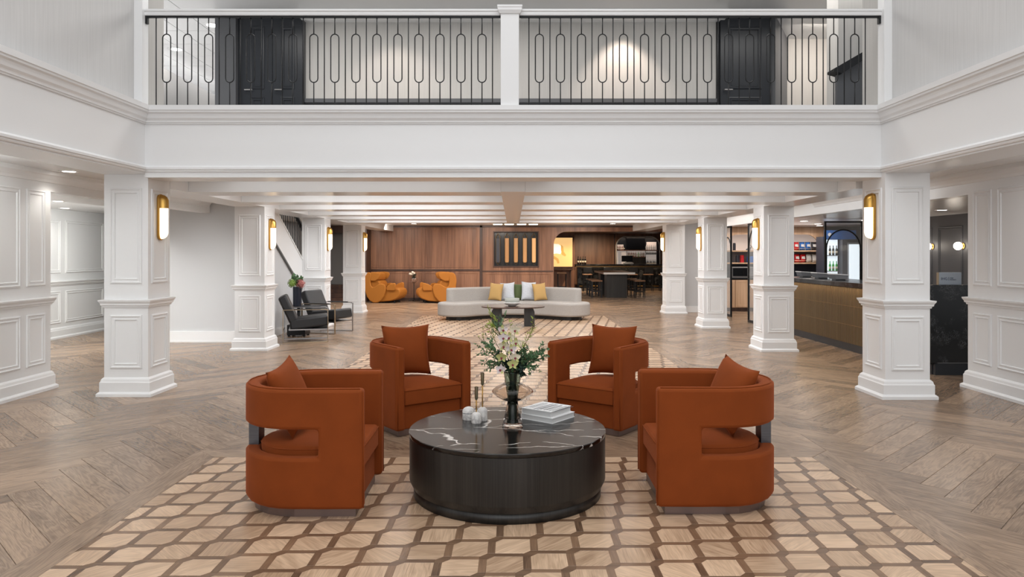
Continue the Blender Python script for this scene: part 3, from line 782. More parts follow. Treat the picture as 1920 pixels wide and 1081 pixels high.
# left side downlights
downlight(-5.1, 8.3, 2.5, 'recessed downlight in the left aisle ceiling before the first column', 14, .085)
downlight(-4.95, 11.7, 2.5, 'recessed downlight in the left aisle ceiling beyond the first column', 12, .085)
downlight(-7.05, 11.2, 2.37, 'nearer downlight in the side room at far left', 14, .085)
downlight(-8.0, 12.9, 2.37, 'farther downlight grazing the panelled wall at far left', 10, .085)
area('left_room_fill', (-6.9, 11.5, 2.3), 1.2, 4.5, 130, (.98, 1, .97), (0, radians(28), 0))  # added fill, tilted to brighten the far left wall
area('left_aisle_fill', (-4.75, 4.2, 2.46), .3, 6, 60, (.97, 1, .99), (0, radians(30), 0)); area('right_aisle_light', (4.85, 4.5, 2.48), .5, 5, 26, (.97, .99, 1))  # left one is an added fill tilted onto the aisle wall
area('left_hall_fill', (-5.15, 10.3, 2.45), .5, 1.2, 21, (.97, .99, 1), (radians(50), 0, radians(12)), radians(80)); area('right_hall_light', (4.85, 11.5, 2.48), .5, 5, 15, (.97, .99, 1))  # left one is an added fill aimed at the plain wall
area('left_rear_light', (-5.4, 20.5, 2.48), 1, 3, 70, (1, .97, .94)); area('right_rear_light', (4.85, 17, 2.48), .5, 3, 20, (1, .95, .9))
spot('stairwell_lamp', (-5.5, 15, 4.6), 30, 2.2)
downlight(-3.1, 22.6, 2.5, 'recessed downlight before the walnut wall above the mustard chairs', 22, .1, (1, .85, .7))
downlight(3.12, 22.6, 2.5, 'recessed downlight before the bar opening', 22, .1, (1, .85, .7))
# ================================================================= COLUMNS AND SCONCES
def make_column(name, label, x, y, top, dz, group='panelled columns'):
    t = thing(name, label, 'column', (x, y+.25, 0), 0, group)
    a, b = .24, .25
    MB().box(-a, a, -b, b, 0, top).build('shaft', 'white', t)
    sq = [(-a, -b), (-a, b), (a, b), (a, -b)]
    sq = [(-a, -b), (a, -b), (a, b), (-a, b)]
    MB().sweep(sq, PLINTH, True).build('plinth', 'white', t)
    MB().sweep(sq, RAILP, True).build('chair_rail', 'white', t)
    for (u, n, w) in (((1, 0, 0), (0, -1, 0), .48), ((1, 0, 0), (0, 1, 0), .48), ((0, 1, 0), (1, 0, 0), .5), ((0, 1, 0), (-1, 0, 0), .5)):
        o = (0, n[1]*b, 0) if n[1] else (n[0]*a, 0, 0)
        for z0, z1 in ((.30, .885), (1.2+dz*.3, 2.18+dz)):
            MB().frame(o, u, (0, 0, 1), n, -w/2+.065, w/2-.065, z0, z1, PROF).build('panel_moulding', 'white', t)
    return t
LY = (7.9, 11.6, 15.3, 19.0); RY = (7.75, 11.5, 15.1, 18.8)
names = ['nearest', 'second', 'third', 'farthest']
for i in range(4):
    for s, ys, side in ((-1, LY, 'left'), (1, RY, 'right')):
        top = 2.42 if i == 0 else 2.31
        lb = 'white panelled square column, %s of the row of four on the %s' % (names[i], side)
        make_column('column', lb, s*4.23, ys[i], top, .09 if i == 0 else 0)
def make_sconce(x, y, z, s, label):
    t = thing('wall_sconce', label, 'wall lamp', (x, y, z), 0, 'capsule sconces on the columns')
    # local +x = out of the column for s=-1 (left column faces +x)
    d = 1 if s < 0 else -1
    def cap(hw, z0, z1, x0, x1, m, nm, par, bev=.004):
        n = 10; poly = [(hw*cos(pi+pi*i/n), z0+hw+hw*sin(pi+pi*i/n)) for i in range(n+1)]+[(hw*cos(pi*i/n), z1-hw+hw*sin(pi*i/n)) for i in range(n+1)]
        vs = [(d*x0, p, q) for p, q in poly]+[(d*x1, p, q) for p, q in poly]; k = len(poly)
        fs = [tuple(range(k)), tuple(range(2*k-1, k-1, -1))]+[(i, (i+1) % k, k+(i+1) % k, k+i) for i in range(k)]
        return MB().add(vs, fs).build(nm, m, par, bevel=bev)
    cap(.062, -.26, .26, 0, .028, 'brass', 'backplate', t)
    # cap: half drum with rounded top
    n = 18; vs = []; prof = []
    for i in range(n+1):
        a = pi*i/n; prof.append((.055*cos(a), .085*sin(a)+.02))
    mb = MB(); k = len(prof)
    rings = [(.10, 1), (.19, 1), (.225, .85), (.248, .55), (.256, .1)]
    for z, f in rings: vs += [(d*(p[1]*f if p[1]*f > .02 else .02), p[0]*(f if f < 1 else 1), z) for p in prof]
    fs = [(i*k+j, i*k+j+1, (i+1)*k+j+1, (i+1)*k+j) for i in range(len(rings)-1) for j in range(k-1)]
    fs += [tuple(range(k)), tuple((len(rings)-1)*k+j for j in range(k-1, -1, -1))]
    fs += [(i*k, (i+1)*k, (i+1)*k+k-1, i*k+k-1) for i in range(len(rings)-1)]
    o = mb.add(vs, fs).build('shade_cap', 'brass', t); smooth_sharp(o, 60)
    # glass tube
    vs = []; rings = [(.10, .96), (-.17, .96), (-.195, .92), (-.215, .82), (-.23, .68), (-.24, .5), (-.247, .1)]
    for z, f in rings: vs += [(d*max(.029, p[1]*f), p[0]*.92*f, z) for p in prof]
    fs = [(i*k+j, i*k+j+1, (i+1)*k+j+1, (i+1)*k+j) for i in range(len(rings)-1) for j in range(k-1)]
    fs += [tuple(range(k)), tuple((len(rings)-1)*k+j for j in range(k-1, -1, -1))]
    o = MB().add(vs, fs).build('glass_tube', 'lampglass', t); smooth_sharp(o, 60)
    pl = bpy.data.lights.new('sconce_lamp', 'POINT'); pl.energy = 3.2; pl.color = (1, .82, .6); pl.shadow_soft_size = .05
    po = bpy.data.objects.new('sconce_lamp', pl); COL.objects.link(po); po.location = (x+d*.17, y, z-.05)
    return t
for i in range(4):
    for s, ys, side in ((-1, LY, 'left'), (1, RY, 'right')):
        z = 1.965 if i == 0 else 1.875
        make_sconce(s*3.99, ys[i]+.25, z, s, 'brass capsule wall lamp with lit glass tube on the %s column of the %s row' % (names[i], side))

# ================================================================= BALCONY RAILING
BY = 7.83
def railing(name, label, x0, x1, first, side):
    t = thing(name, label, 'railing', ((x0+x1)/2, BY, 3.146), 0, 'balcony railings')
    c = (x0+x1)/2
    MB().sweep([(x0-c, 0), (x1-c, 0)], [(-.05, .985), (.012, .985), (.018, 1.0), (.018, 1.02), (.03, 1.03), (.03, 1.045), (.02, 1.052), (-.06, 1.052), (-.06, .985)]).build('handrail', 'white', t)
    MB().box(x0-c, x1-c, .0, .03, .966, .984).build('top_bar', 'black', t)
    MB().box(x0-c, x1-c, .0, .03, 0.0, .008).build('bottom_bar', 'white', t)
    xw = (x0+.0) if side == 'left' else x1
    e = x0-c+.012 if side == 'left' else x1-c-.012
    MB().box(e-.012, e+.012, -.004, .034, .9, .984).build('wall_bracket', 'black', t)
    p = .1141
    stm = ovm = None
    for k in range(17):
        xs = first+k*2*p-c
        q = MB().cyl((0, .015), .0062, .006, .97, 8)
        if stm is None: o = q.build('baluster', 'black', t, smooth=True); stm = o
        else: o = stm.copy(); COL.objects.link(o)
        o.location.x = xs
        if k < 16:
            xo_ = xs+p
            if ovm is None:
                hw, za, zb = .044, .31, .745
                lp = [(hw*cos(pi*i/10), .015, zb+hw*sin(pi*i/10)) for i in range(11)]+[(hw*cos(pi+pi*i/10), .015, za+hw*sin(pi+pi*i/10)) for i in range(11)]
                q = MB().tube(lp, .0062, 8, True).cyl((0, .015), .0062, .006, za-hw, 8).cyl((0, .015), .0062, zb+hw, .97, 8)
                ovm = q.build('oval_baluster', 'black', t, smooth=True); o = ovm
            else: o = ovm.copy(); COL.objects.link(o)
            o.location.x = xo_
    return t
railing('balcony_railing', 'black balcony railing of bars and long ovals, left of the white newel post', -3.985, -.136, -3.8745, 'left')
railing('balcony_railing', 'black balcony railing of bars and long ovals, right of the white newel post', .069, 3.985, .1719, 'right')
np_ = thing('newel_post', 'square white newel post with moulded cap in the middle of the balcony railing', 'post', (-.035, BY+.03, 3.146))
MB().box(-.098, .098, -.098, .098, 0, 1.03).build('post', 'white', np_, bevel=.003)
MB().sweep([(-.098, -.098), (.098, -.098), (.098, .098), (-.098, .098)], [(0, .985), (.012, .985), (.03, 1.02), (.03, 1.045), (.036, 1.05), (.036, 1.07), (0, 1.075)], True).box(-.1, .1, -.1, .1, 1.03, 1.074).build('cap', 'white', np_)
hd = MB().tube([(-4.1, 9.6, 3.95), (-4.3, 9.6, 3.97)], .014).tube([(-4.1, 9.6, 3.95), (-4.1, 9.6, 3.85)], .012)

# ================================================================= RUST ARMCHAIRS
def u_path(ro, straight, n=14):
    pts = [(straight, -ro)]
    for i in range(1, 4): pts.append((straight*(1-i/3) if i < 3 else 0, -ro))
    pts = [(straight, -ro), (straight-.262, -ro), (straight-.33, -ro), (0, -ro)]
    for i in range(1, n): a = -pi/2-pi*i/n; pts.append((ro*cos(a), ro*sin(a)))
    pts += [(0, ro), (straight-.33, ro), (straight-.262, ro), (straight, ro)]
    return pts
def cell_solid(out, inn, zs, occ):
    """solid shell of cells between two paths; occ(i, j) says whether cell i along the path, j in height is filled"""
    n = len(out); mb = MB(); idx = {}
    def V(i, j, s):
        k = (i, j, s)
        if k not in idx:
            p = (out if s == 0 else inn)[i]; idx[k] = len(mb.v); mb.v.append((p[0], p[1], zs[j]))
        return idx[k]
    m = len(zs)-1
    oc = lambda i, j: 0 <= i < n-1 and 0 <= j < m and occ(i, j)
    for i in range(n-1):
        for j in range(m):
            if not oc(i, j): continue
            for s in (0, 1): mb.f.append((V(i, j, s), V(i+1, j, s), V(i+1, j+1, s), V(i, j+1, s)))
            if not oc(i-1, j): mb.f.append((V(i, j, 0), V(i, j+1, 0), V(i, j+1, 1), V(i, j, 1)))
            if not oc(i+1, j): mb.f.append((V(i+1, j, 0), V(i+1, j, 1), V(i+1, j+1, 1), V(i+1, j+1, 0)))
            if not oc(i, j-1): mb.f.append((V(i, j, 0), V(i, j, 1), V(i+1, j, 1), V(i+1, j, 0)))
            if not oc(i, j+1): mb.f.append((V(i, j+1, 0), V(i+1, j+1, 0), V(i+1, j+1, 1), V(i, j+1, 1)))
    return mb
def pillow_mb(w, h, t, n=14, pinch=.10):
    mb = MB(); idx = {}
    for s in (1, -1):
        for i in range(n+1):
            for j in range(n+1):
                u = -1+2*i/n; v = -1+2*j/n
                edge = i in (0, n) or j in (0, n)
                if edge and s == -1: idx[(s, i, j)] = idx[(1, i, j)]; continue
                th = t/2*((1-u*u)**.42)*((1-v*v)**.42) if not edge else 0
                x = w/2*u*(1-pinch*(1-v*v)*abs(u)); z = h/2*v*(1-pinch*(1-u*u)*abs(v))
                idx[(s, i, j)] = len(mb.v); mb.v.append((x, s*th, z))
    for s in (1, -1):
        for i in range(n):
            for j in range(n): mb.f.append((idx[(s, i, j)], idx[(s, i+1, j)], idx[(s, i+1, j+1)], idx[(s, i, j+1)]))
    return mb
def make_armchair(loc, rz, label):
    t = thing('armchair', label, 'armchair', loc, rz, 'rust armchairs round the coffee table')
    ro, ri, st = .38, .293, .41
    out = u_path(ro, st); inn = [(x if abs(y) >= ro-1e-6 and x > 0 else x*ri/ro, y*ri/ro) for x, y in out]
    zs = [.052, .09, .20, .355, .52, .64, .755]
    # taper of the lowest edge: rounded underside at the back
    def occ(i, j):
        if j != 3: return True
        return i < 1 or i >= len(out)-2
    mb = cell_solid(out, inn, zs, occ)
    mb.v = [((x*.955 if x < 0 else x), y*(.97 if x < .1 else .985), z) if z < .06 else (x, y, z) for x, y, z in mb.v]
    o = mb.build('shell', 'velvet', t, bevel=.02, seg=3, angle=40)
    # piping just inside the outer top edge
    pp = [(x*(ro-.018)/ro if x <= 0 else min(x, st-.018), y*(ro-.018)/ro, .7575) for x, y in out]
    pip = MB().tube(pp, .004, 6)
    pip.tube([(st+.001, -ro+.018, .06), (st+.001, -ro+.018, .74)], .0035, 6).tube([(st+.001, ro-.018, .06), (st+.001, ro-.018, .74)], .0035, 6)
    pip.build('piping', 'velvet', t, smooth=True)
    # base front and seat
    seg = 12
    sh = [(st-.045, -ri+.002), (st-.045, ri-.002)]+[(0, ri-.002)]+[((ri-.002)*cos(a), (ri-.002)*sin(a)) for a in [pi/2+pi*i/seg for i in range(1, seg)]]+[(0, -ri+.002)]
    MB().prism(sh, .05, .255).build('seat_base', 'velvet', t, bevel=.01)
    cs = [(st-.02, -ri+.006), (st-.02, ri-.006), (0, ri-.006)]+[((ri-.006)*cos(a), (ri-.006)*sin(a)) for a in [pi/2+pi*i/seg for i in range(1, seg)]]+[(0, -ri+.006)]
    # crowned cushion: rings shrinking to the centre
    vs = []; rings = [(1, .258), (1, .37), (.995, .385), (.96, .40), (.8, .412), (.5, .42), (.2, .423)]
    for f_, z in rings: vs += [(.08+(x-.08)*f_, y*f_, z) for x, y in cs]
    k = len(cs); fs = [(i*k+j, i*k+(j+1) % k, (i+1)*k+(j+1) % k, (i+1)*k+j) for i in range(len(rings)-1) for j in range(k)]
    fs += [tuple(range(k-1, -1, -1)), tuple((len(rings)-1)*k+j for j in range(k))]
    c = MB().add(vs, fs).build('seat_cushion', 'velvet', t, bevel=.008); 
    # seam line round the cushion
    MB().tube([(x*1.0+.001 if x > 0 else x, y, .383) for x, y in cs], .0035, 6, True).build('seam', 'velvet', t, smooth=True)
    # steel post at the back and metal plinth
    MB().box(-.362, -.30, -.055, .055, .34, .535).build('back_post', 'bluesteel', t)
    out2 = [(st-.05, -.30), (st-.05, .30), (0, .30)]+[(.30*cos(a), .30*sin(a)) for a in [pi/2+pi*i/seg for i in range(1, seg)]]+[(0, -.30)]
    out2 = [(x*1.09 if x < 0 else x, y*1.1) for x, y in out2]
    MB().prism(out2, 0, .055).build('plinth', 'plinthmetal', t)
    return t
def throw_pillow(name, label, m, loc, rz, lean, w=.42, h=.42, t_=.15, roll=0, cat='cushion', group=None):
    o = pillow_mb(w, h, t_).build(name, m, smooth=True)
    R_ = Matrix.Rotation(rz, 4, 'Z') @ Matrix.Rotation(lean, 4, 'X') @ Matrix.Rotation(roll, 4, 'Y')
    o.matrix_world = Matrix.Translation(loc) @ R_
    tag(o, label, cat, group)
    return o
AC = [((-1.295, 4.59, 0.003), radians(1), 'front left rust velvet armchair seen from its side beside the black round table'),
      ((1.27, 4.63, 0.003), radians(180-1), 'front right rust velvet armchair seen from its side beside the black round table'),
      ((-.925, 6.62, 0.003), radians(-53), 'rear left rust velvet armchair turned toward the camera behind the round table'),
      ((.855, 6.62, 0.003), radians(180+53), 'rear right rust velvet armchair turned toward the camera behind the round table')]
for l, r, lb in AC: make_armchair(l, r, lb)
def on_chair(l, r, dx, dy): return (l[0]+dx*cos(r)-dy*sin(r), l[1]+dx*sin(r)+dy*cos(r))
plabs = ['square rust velvet cushion standing on the front left armchair', 'square rust velvet cushion standing on the front right armchair',
         'square rust velvet cushion upright on the rear left armchair', 'square rust velvet cushion upright on the rear right armchair']
PP = [(-.13, .0, radians(-58), -.12, .70), (-.13, .0, radians(58), .12, .70), (-.15, -.02, 0, 0, 0), (-.15, .02, 0, 0, 0)]
for k, ((l, r, lb), pl) in enumerate(zip(AC, plabs)):
    if k == 0: x, y = on_chair(l, r, -.115, .0); throw_pillow('velvet_cushion', pl, 'velvet', (x, y, .655), radians(86), radians(-20), .43, .44, .15, radians(-7), group='rust cushions on the armchairs')
    elif k == 1: x, y = on_chair(l, r, -.115, -.0); throw_pillow('velvet_cushion', pl, 'velvet', (x, y, .655), radians(-76), radians(-20), .43, .44, .15, radians(7), group='rust cushions on the armchairs')
    elif k == 2: x, y = on_chair(l, r, -.11, .0); throw_pillow('velvet_cushion', pl, 'velvet', (x, y, .66), radians(20), radians(-12), .45, .47, .15, 0, group='rust cushions on the armchairs')
    else: x, y = on_chair(l, r, -.11, .0); throw_pillow('velvet_cushion', pl, 'velvet', (x, y, .66), radians(-30), radians(-12), .45, .47, .15, 0, group='rust cushions on the armchairs')

# ================================================================= ROUND COFFEE TABLE AND WHAT STANDS ON IT
TX, TY, TZ = -.037, 4.74, .415
tb = thing('coffee_table', 'large round black drum coffee table with veined marble top', 'coffee table', (TX, TY, 0.003))
MB().lathe([(.608, 0), (.608, .06)], 96).build('plinth', 'ebony', tb, smooth=True)
o = MB().lathe([(.60, .058), (.612, .06), (.633, .10), (.636, .11), (.636, .385)], 96).build('drum', 'ebony', tb); smooth_sharp(o, 30)
o = MB().lathe([(.632, .386), (.638, .388), (.64, .392), (.64, .408), (.637, .412)], 96).build('marble_top', 'tabletop', tb); smooth_sharp(o, 30)
TZ = .4155
def on_top(x, y): return (x, y, TZ)
# marble holders
def dome_prof(r, h, n=7): return [(r*.96, 0), (r, .004), (r, h-r*.75)]+[(r*cos(pi/2*i/n)*.98+0, h-r*.75+r*.75*sin(pi/2*i/n)) for i in range(1, n)]+[(.001, h)]
o = MB().lathe(dome_prof(.043, .088), 28).build('lidded_jar', 'whitemarble', loc=on_top(-.305, 4.965)); smooth_sharp(o, 50)
jar = thing('marble_jar', 'squat lidded white marble jar behind the two candlesticks', 'jar', on_top(-.305, 4.965))
o.parent = jar; o.location = (0, 0, 0); o.name = 'body'
MB().lathe([(.0435, .045), (.0445, .047), (.0435, .049)], 28, closed=True).build('lid_joint', 'ink', jar)
def candlestick(x, y, mh, zc, zt_, label):
    t = thing('candlestick', label, 'candlestick', on_top(x, y), 0, 'marble and brass candlesticks on the round table')
    o = MB().lathe(dome_prof(.034, mh), 28).build('marble_base', 'whitemarble', t); smooth_sharp(o, 50)
    MB().cyl((0, 0), .0045, mh-.004, zc+.002, 12).build('stem', 'brass', t, smooth=True)
    o = MB().lathe([(.004, zc), (.009, zc+.006), (.0115, zc+.016), (.0122, zt_), (.0105, zt_), (.0105, zt_-.02), (.001, zt_-.021)], 20).build('candle_cup', 'oldbrass', t); smooth_sharp(o, 50)
candlestick(-.247, 4.862, .074, .153, .243, 'shorter brass candlestick on a white marble base, nearest the camera')
candlestick(-.209, 4.935, .092, .238, .326, 'taller brass candlestick on a white marble base, beside the vase')
# vase
vx, vy = -.003, 4.76
va = thing('vase', 'hourglass smoked glass vase with wide disc collar holding flowers on the round table', 'vase', on_top(vx, vy))
th = .003
def hollow(prof, th): return prof+[(max(.0005, r-th), z) for r, z in prof[::-1]]
base = [(.066, 0), (.069, .006), (.066, .02), (.056, .06), (.046, .10), (.038, .14), (.034, .165)]
o = MB().lathe([(.001, 0)]+base+[(r-th, z) for r, z in base[::-1] if z > .02]+[(.001, .02)], 32).build('flared_foot', 'smoke', va, smooth=True)
neck = [(.034, .165), (.036, .20), (.043, .25), (.052, .31), (.058, .355), (.059, .365)]
o = MB().lathe(hollow(neck, .0025), 32, closed=True).build('neck', 'teal', va, smooth=True)
disc = [(.037, .168), (.07, .18), (.105, .20), (.130, .222), (.136, .232), (.130, .243), (.105, .262), (.075, .277), (.049, .285)]
o = MB().lathe(hollow(disc, .0018), 40, closed=True).build('disc_collar', 'smoke', va, smooth=True)
st_ = MB()
for k in range(26):
    a = random.uniform(0, 6.28); r0 = random.uniform(0, .022); b = a+random.uniform(-1, 1); r1 = random.uniform(.01, .035)
    st_.tube([(r0*cos(a), r0*sin(a), .022+random.random()*.03), (r0*.5*cos(a), r0*.5*sin(a), .17), (r1*cos(b), r1*sin(b), .36)], .003, 5)
st_.build('stems_in_vase', 'leafd', va, smooth=True, kind='stuff')
MB().lathe([(.001, .023), (.03, .024), (.03, .17), (.03, .24), (.001, .345)], 14).build('dark_foliage_in_vase', 'leafd', va, smooth=True)
# bouquet
bq = thing('bouquet', 'bouquet of cream orchids, eucalyptus and lime sprigs in the glass vase', 'flowers', (vx, vy, TZ+.355))
def leaf(mb, p, d, L_, w, up=None):
    d = Vector(d).normalized(); s_ = d.cross(Vector((random.uniform(-1, 1), random.uniform(-1, 1), random.uniform(-1, 1)))).normalized(); nn = d.cross(s_)
    p = Vector(p)
    c = nn*L_*.12
    mb.add([p, p+d*L_*.3+s_*w/2+c, p+d*L_*.7+s_*w*.4+c, p+d*L_, p+d*L_*.7-s_*w*.4+c, p+d*L_*.3-s_*w/2+c, p+d*L_*.5+c*1.6], [(0, 1, 6), (1, 2, 6), (2, 3, 6), (3, 4, 6), (4, 5, 6), (5, 0, 6)])
def sprig(tip, name, tm, lm, L_, w, dens, start=.25, wob=.02, subs=0, r=.0022, spread=.8):
    tip = Vector(tip); P0 = Vector((random.uniform(-.02, .02), random.uniform(-.02, .02), 0)); mid = P0.lerp(tip, .5)+Vector((0, 0, .04)) * (1 if abs(tip.x) > .08 else .2)
    N_ = 10; pts = []
    for i in range(N_+1):
        t = i/N_; q = P0*(1-t)**2+mid*2*t*(1-t)+tip*t*t; pts.append(q+Vector((random.uniform(-1, 1), random.uniform(-1, 1), 0))*wob*.2*t)
    br = bq_add = MB().tube(pts, [r*(1-.6*i/N_) for i in range(N_+1)], 5)
    lv = MB(); lines = [pts]
    for k in range(subs):
        i = random.randrange(3, N_-1); d = (pts[i+1]-pts[i]).normalized(); side = Vector((random.uniform(-1, 1), random.uniform(-1, 1), random.uniform(-.4, .8))).normalized()
        e = pts[i]+(d+side*.9).normalized()*random.uniform(.06, .12); l2 = [pts[i], pts[i].lerp(e, .5)+Vector((0, 0, .008)), e]
        br.tube(l2, r*.5, 4); lines.append([l2[0].lerp(l2[1], .5), l2[1], l2[1].lerp(l2[2], .5), l2[2]])
    for li, ln in enumerate(lines):
        for i in range(len(ln)-1):
            t = i/(len(ln)-1)
            if li == 0 and t < start: continue
            for q in range(dens):
                p = ln[i].lerp(ln[i+1], random.random()); d = (ln[i+1]-ln[i]).normalized(); sd = Vector((random.uniform(-1, 1), random.uniform(-1, 1), random.uniform(-.8, 1))).normalized()
                leaf(lv, p, d+sd*spread*1.3, L_*random.uniform(.6, 1.2), w*random.uniform(.7, 1.1))
    b = br.build('twig', tm, bq, smooth=True)
    lv.build('leaves', lm, b, kind='stuff', fix=False)
# arms of greenery: tips in metres relative to the rim of the vase
sprig((-.175, .0, .305), 'a', 'twig', 'leafl', .028, .007, 2, .55, subs=4)
sprig((-.235, -.01, .24), 'a', 'twig', 'leafl', .022, .006, 2, .5, subs=4)
sprig((-.15, .03, .40), 'a', 'twig', 'leafl', .032, .008, 3, .6, subs=5, spread=.5)
sprig((-.09, .0, .36), 'a', 'twig', 'leaf', .04, .007, 3, .4, subs=3, spread=.4)
sprig((-.12, .0, .33), 'a', 'twig', 'leaf', .04, .008, 3, .4, subs=3, spread=.4)
sprig((.155, .0, .325), 'a', 'twig', 'leafl', .028, .007, 2, .6, subs=3)
sprig((.13, .0, .26), 'a', 'twig', 'leafl', .026, .007, 2, .5, subs=3)
sprig((-.02, .0, .345), 'a', 'leafl', 'leafl', .024, .010, 2, .7, subs=2)
for tx, tz in ((-.20, .135), (-.205, .08), (-.17, .17), (-.165, .05), (-.14, .12), (-.185, .20), (-.12, .05), (-.13, .17)): sprig((tx, random.uniform(-.06, .06), tz), 'a', 'twig', 'leaf', .020, .010, 5, .25, subs=3, r=.0014)
for tx, tz in ((.225, .155), (.21, .09), (.19, .14), (.16, .10), (.14, .14), (.20, .12), (.17, .05), (.12, .08), (.14, .03), (.10, .11)): sprig((tx, random.uniform(-.06, .06), tz), 'a', 'twig', 'leaf', .022, .011, 5, .2, subs=3, r=.0014)
for tx, tz in ((.06, .1), (.05, .04), (-.04, .06), (.03, .13), (.08, .05), (-.06, .1), (.0, .07), (.07, .0)): sprig((tx, random.uniform(-.05, .03), tz), 'a', 'leafd', 'leafd', .035, .016, 5, .2, subs=1, r=.0014)
def blossom(p, face, m, sz=.042):
    b = None; R_ = Vector(face).to_track_quat('Y', 'Z').to_matrix().to_4x4(); T_ = Matrix.Translation(p)
    fl_ = MB()
    ctr = MB().sphere((0, .010, -.004), sz*.2, 8, 6, (1, 1.2, 1)).add([(0, .012, -.002), (sz*.16, .018, -sz*.2), (0, .024, -sz*.4), (-sz*.16, .018, -sz*.2)], [(0, 1, 2), (0, 2, 3)])
    b = ctr.build('blossom', 'lip', bq, smooth=True); b.matrix_local = T_ @ R_
    for k, (a, w, l) in enumerate(((90, .62, 1), (18, .95, 1.05), (162, .95, 1.05), (-50, .55, .95), (-130, .55, .95))):
        a = radians(a); d = Vector((cos(a), 0, sin(a))); s_ = Vector((-sin(a), 0, cos(a))); q = MB(); N_ = 6; rows = []
        for i in range(N_+1):
            t = i/N_; ww = sz*w*.5*sin(pi*min(.97, t*.9+.1))**.7; cc = .010*(t*t)-.004
            rows.append([d*sz*l*t+s_*ww*u+Vector((0, cc+abs(u)*.004, 0)) for u in (-1, -.5, 0, .5, 1)])
        vs = [tuple(v) for r_ in rows for v in r_]; fs = [(i*5+j, i*5+j+1, (i+1)*5+j+1, (i+1)*5+j) for i in range(N_) for j in range(4)]
        pm = m if k in (1, 2) else ('petalg' if (k+int(p[0]*1000)) % 3 else m)
        q.add(vs, fs).build('petal', pm, b, smooth=True, fix=False)
BL = [((-.065, -.07, .285), 'petalp'), ((.015, -.07, .285), 'petal'), ((-.06, -.09, .235), 'petalp'), ((-.055, -.09, .185), 'petal'), ((.022, -.09, .205), 'petal'),
      ((-.07, -.10, .115), 'petalg'), ((-.01, -.11, .165), 'petalp'), ((.015, -.09, .11), 'petal'), ((-.075, -.11, .035), 'petalp'), ((.0, -.11, .07), 'petalg'), ((-.02, -.09, .24), 'petal')]
for p, m in BL:
    blossom(p, (random.uniform(-.5, .5), -1, random.uniform(-.2, .4)), m, .036)
cs_ = MB()
for p, m in BL: cs_.tube([(p[0]*.2, p[1]*.2, -.05), (p[0]*.6, p[1]*.3, p[2]*.6), (p[0], p[1]+.012, p[2])], .002, 5)
cs_.build('orchid_stems', 'leaf', bq, smooth=True, kind='stuff')
# books
def book(x, y, z, rz, w, d, h, label, cover, striped=False):
    t = thing('book', label, 'book', (x, y, z), rz, 'books on the round table')
    MB().box(-w/2+.004, w/2-.004, -d/2+.004, d/2-.004, .003, h-.003).build('pages', 'pages', t)
    MB().box(-w/2, w/2, -d/2, d/2, 0, .003).box(-w/2, w/2, -d/2, d/2, h-.003, h).box(-w/2, -w/2+.004, -d/2, d/2, .003, h-.003).build('cover', cover, t)
    if striped:
        q = MB()
        for k in range(11):
            x0 = -w/2+.014+k*.0235+random.uniform(-.004, .004); ww = random.choice((.004, .008, .012)); y0 = -d/2+.01+random.random()*.04; y1 = d/2-.01-random.random()*.05
            q.prism([(x0, y0), (x0+ww, y0+.004), (x0+ww*.7+.02, y1), (x0+.018, y1-.006)], h, h+.0006)
        q.build('cover_print', 'ink', t)
    return t
bx, by = .243, 5.015
book(bx, by, TZ, radians(-38), .262, .272, .036, 'lower white hardcover book of the pair on the round table', 'paperw')
book(bx-.01, by+.004, TZ+.0362, radians(-36), .238, .262, .04, 'upper white book with grey striped cover on the round table', 'paperw', True)
# ================================================================= SOFA GROUP
sf = thing('curved_sofa', 'long curved light grey sofa with low back on a dark plinth', 'sofa', (0.02, 17.85, 0.003))
cl = lambda x: -.36*x*x
def band(h0, h1, x0, x1, n=24, capn=10):
    """outline of the strip between two offsets of the sofa's centreline with rounded ends"""
    def off(x, h):
        d = Vector((1, -.72*x)).normalized(); nn = Vector((-d.y, d.x)); return (x+nn.x*h, cl(x)+nn.y*h)
    xs = [x0+(x1-x0)*i/n for i in range(n+1)]
    lo = [off(x, h0) for x in xs]; hi = [off(x, h1) for x in xs]
    hm, hr = (h0+h1)/2, (h1-h0)/2
    def cap(x, sgn):
        d = Vector((1, -.72*x)).normalized(); nn = Vector((-d.y, d.x)); c = Vector(off(x, hm))
        return [tuple(c+d*sgn*hr*cos(a)+nn*hr*sin(a)*1) for a in [(-pi/2+pi*i/capn) for i in range(1, capn)]]
    return lo+cap(x1, 1)+hi[::-1]+cap(x0, -1)[::-1]
MB().prism(band(-.34, .34, -1.28, 1.28), 0, .09).build('plinth', 'ebony', sf)
for s, a, b in ((-1, -1.36, -.004), (1, .004, 1.36)):
    pass
o = MB().prism(band(-.49, .47, -1.34, 1.34), .085, .405).build('seat', 'boucle', sf, bevel=.05, seg=4, angle=50)
MB().box(-.003, .003, -.4615, -.455, .09, .36).build('seam', 'ebony', sf)
MB().prism(band(.22, .47, -1.28, 1.28), .36, .725).build('backrest', 'boucle', sf, bevel=.04, seg=4, angle=50)
cw = [('ochre cushion at the left end of the sofa row', 'goldcush', -.44, .36, -.13, .44), ('white textured cushion left of the green one on the sofa', 'whitecush', -.16, .37, -.03, .45),
      ('olive green cushion in the middle of the sofa row', 'greencush', .09, .34, .03, .42), ('white cushion with dark edge right of the green one on the sofa', 'whitecush', .36, .37, -.04, .47), ('ochre cushion at the right end of the sofa row', 'goldcush', .63, .36, -.14, .44)]
for i, (lb, m, x, w, dy, h) in enumerate(cw):
    throw_pillow('sofa_cushion', lb, m, (x+.02, 17.82+dy+(.05 if i == 2 else 0), .42+h/2-.015), radians((-20, -12, 5, 12, 20)[i]), radians(-12), w, h, .14, radians((4, -4, 3, 4, -4)[i]), group='cushions on the curved sofa')
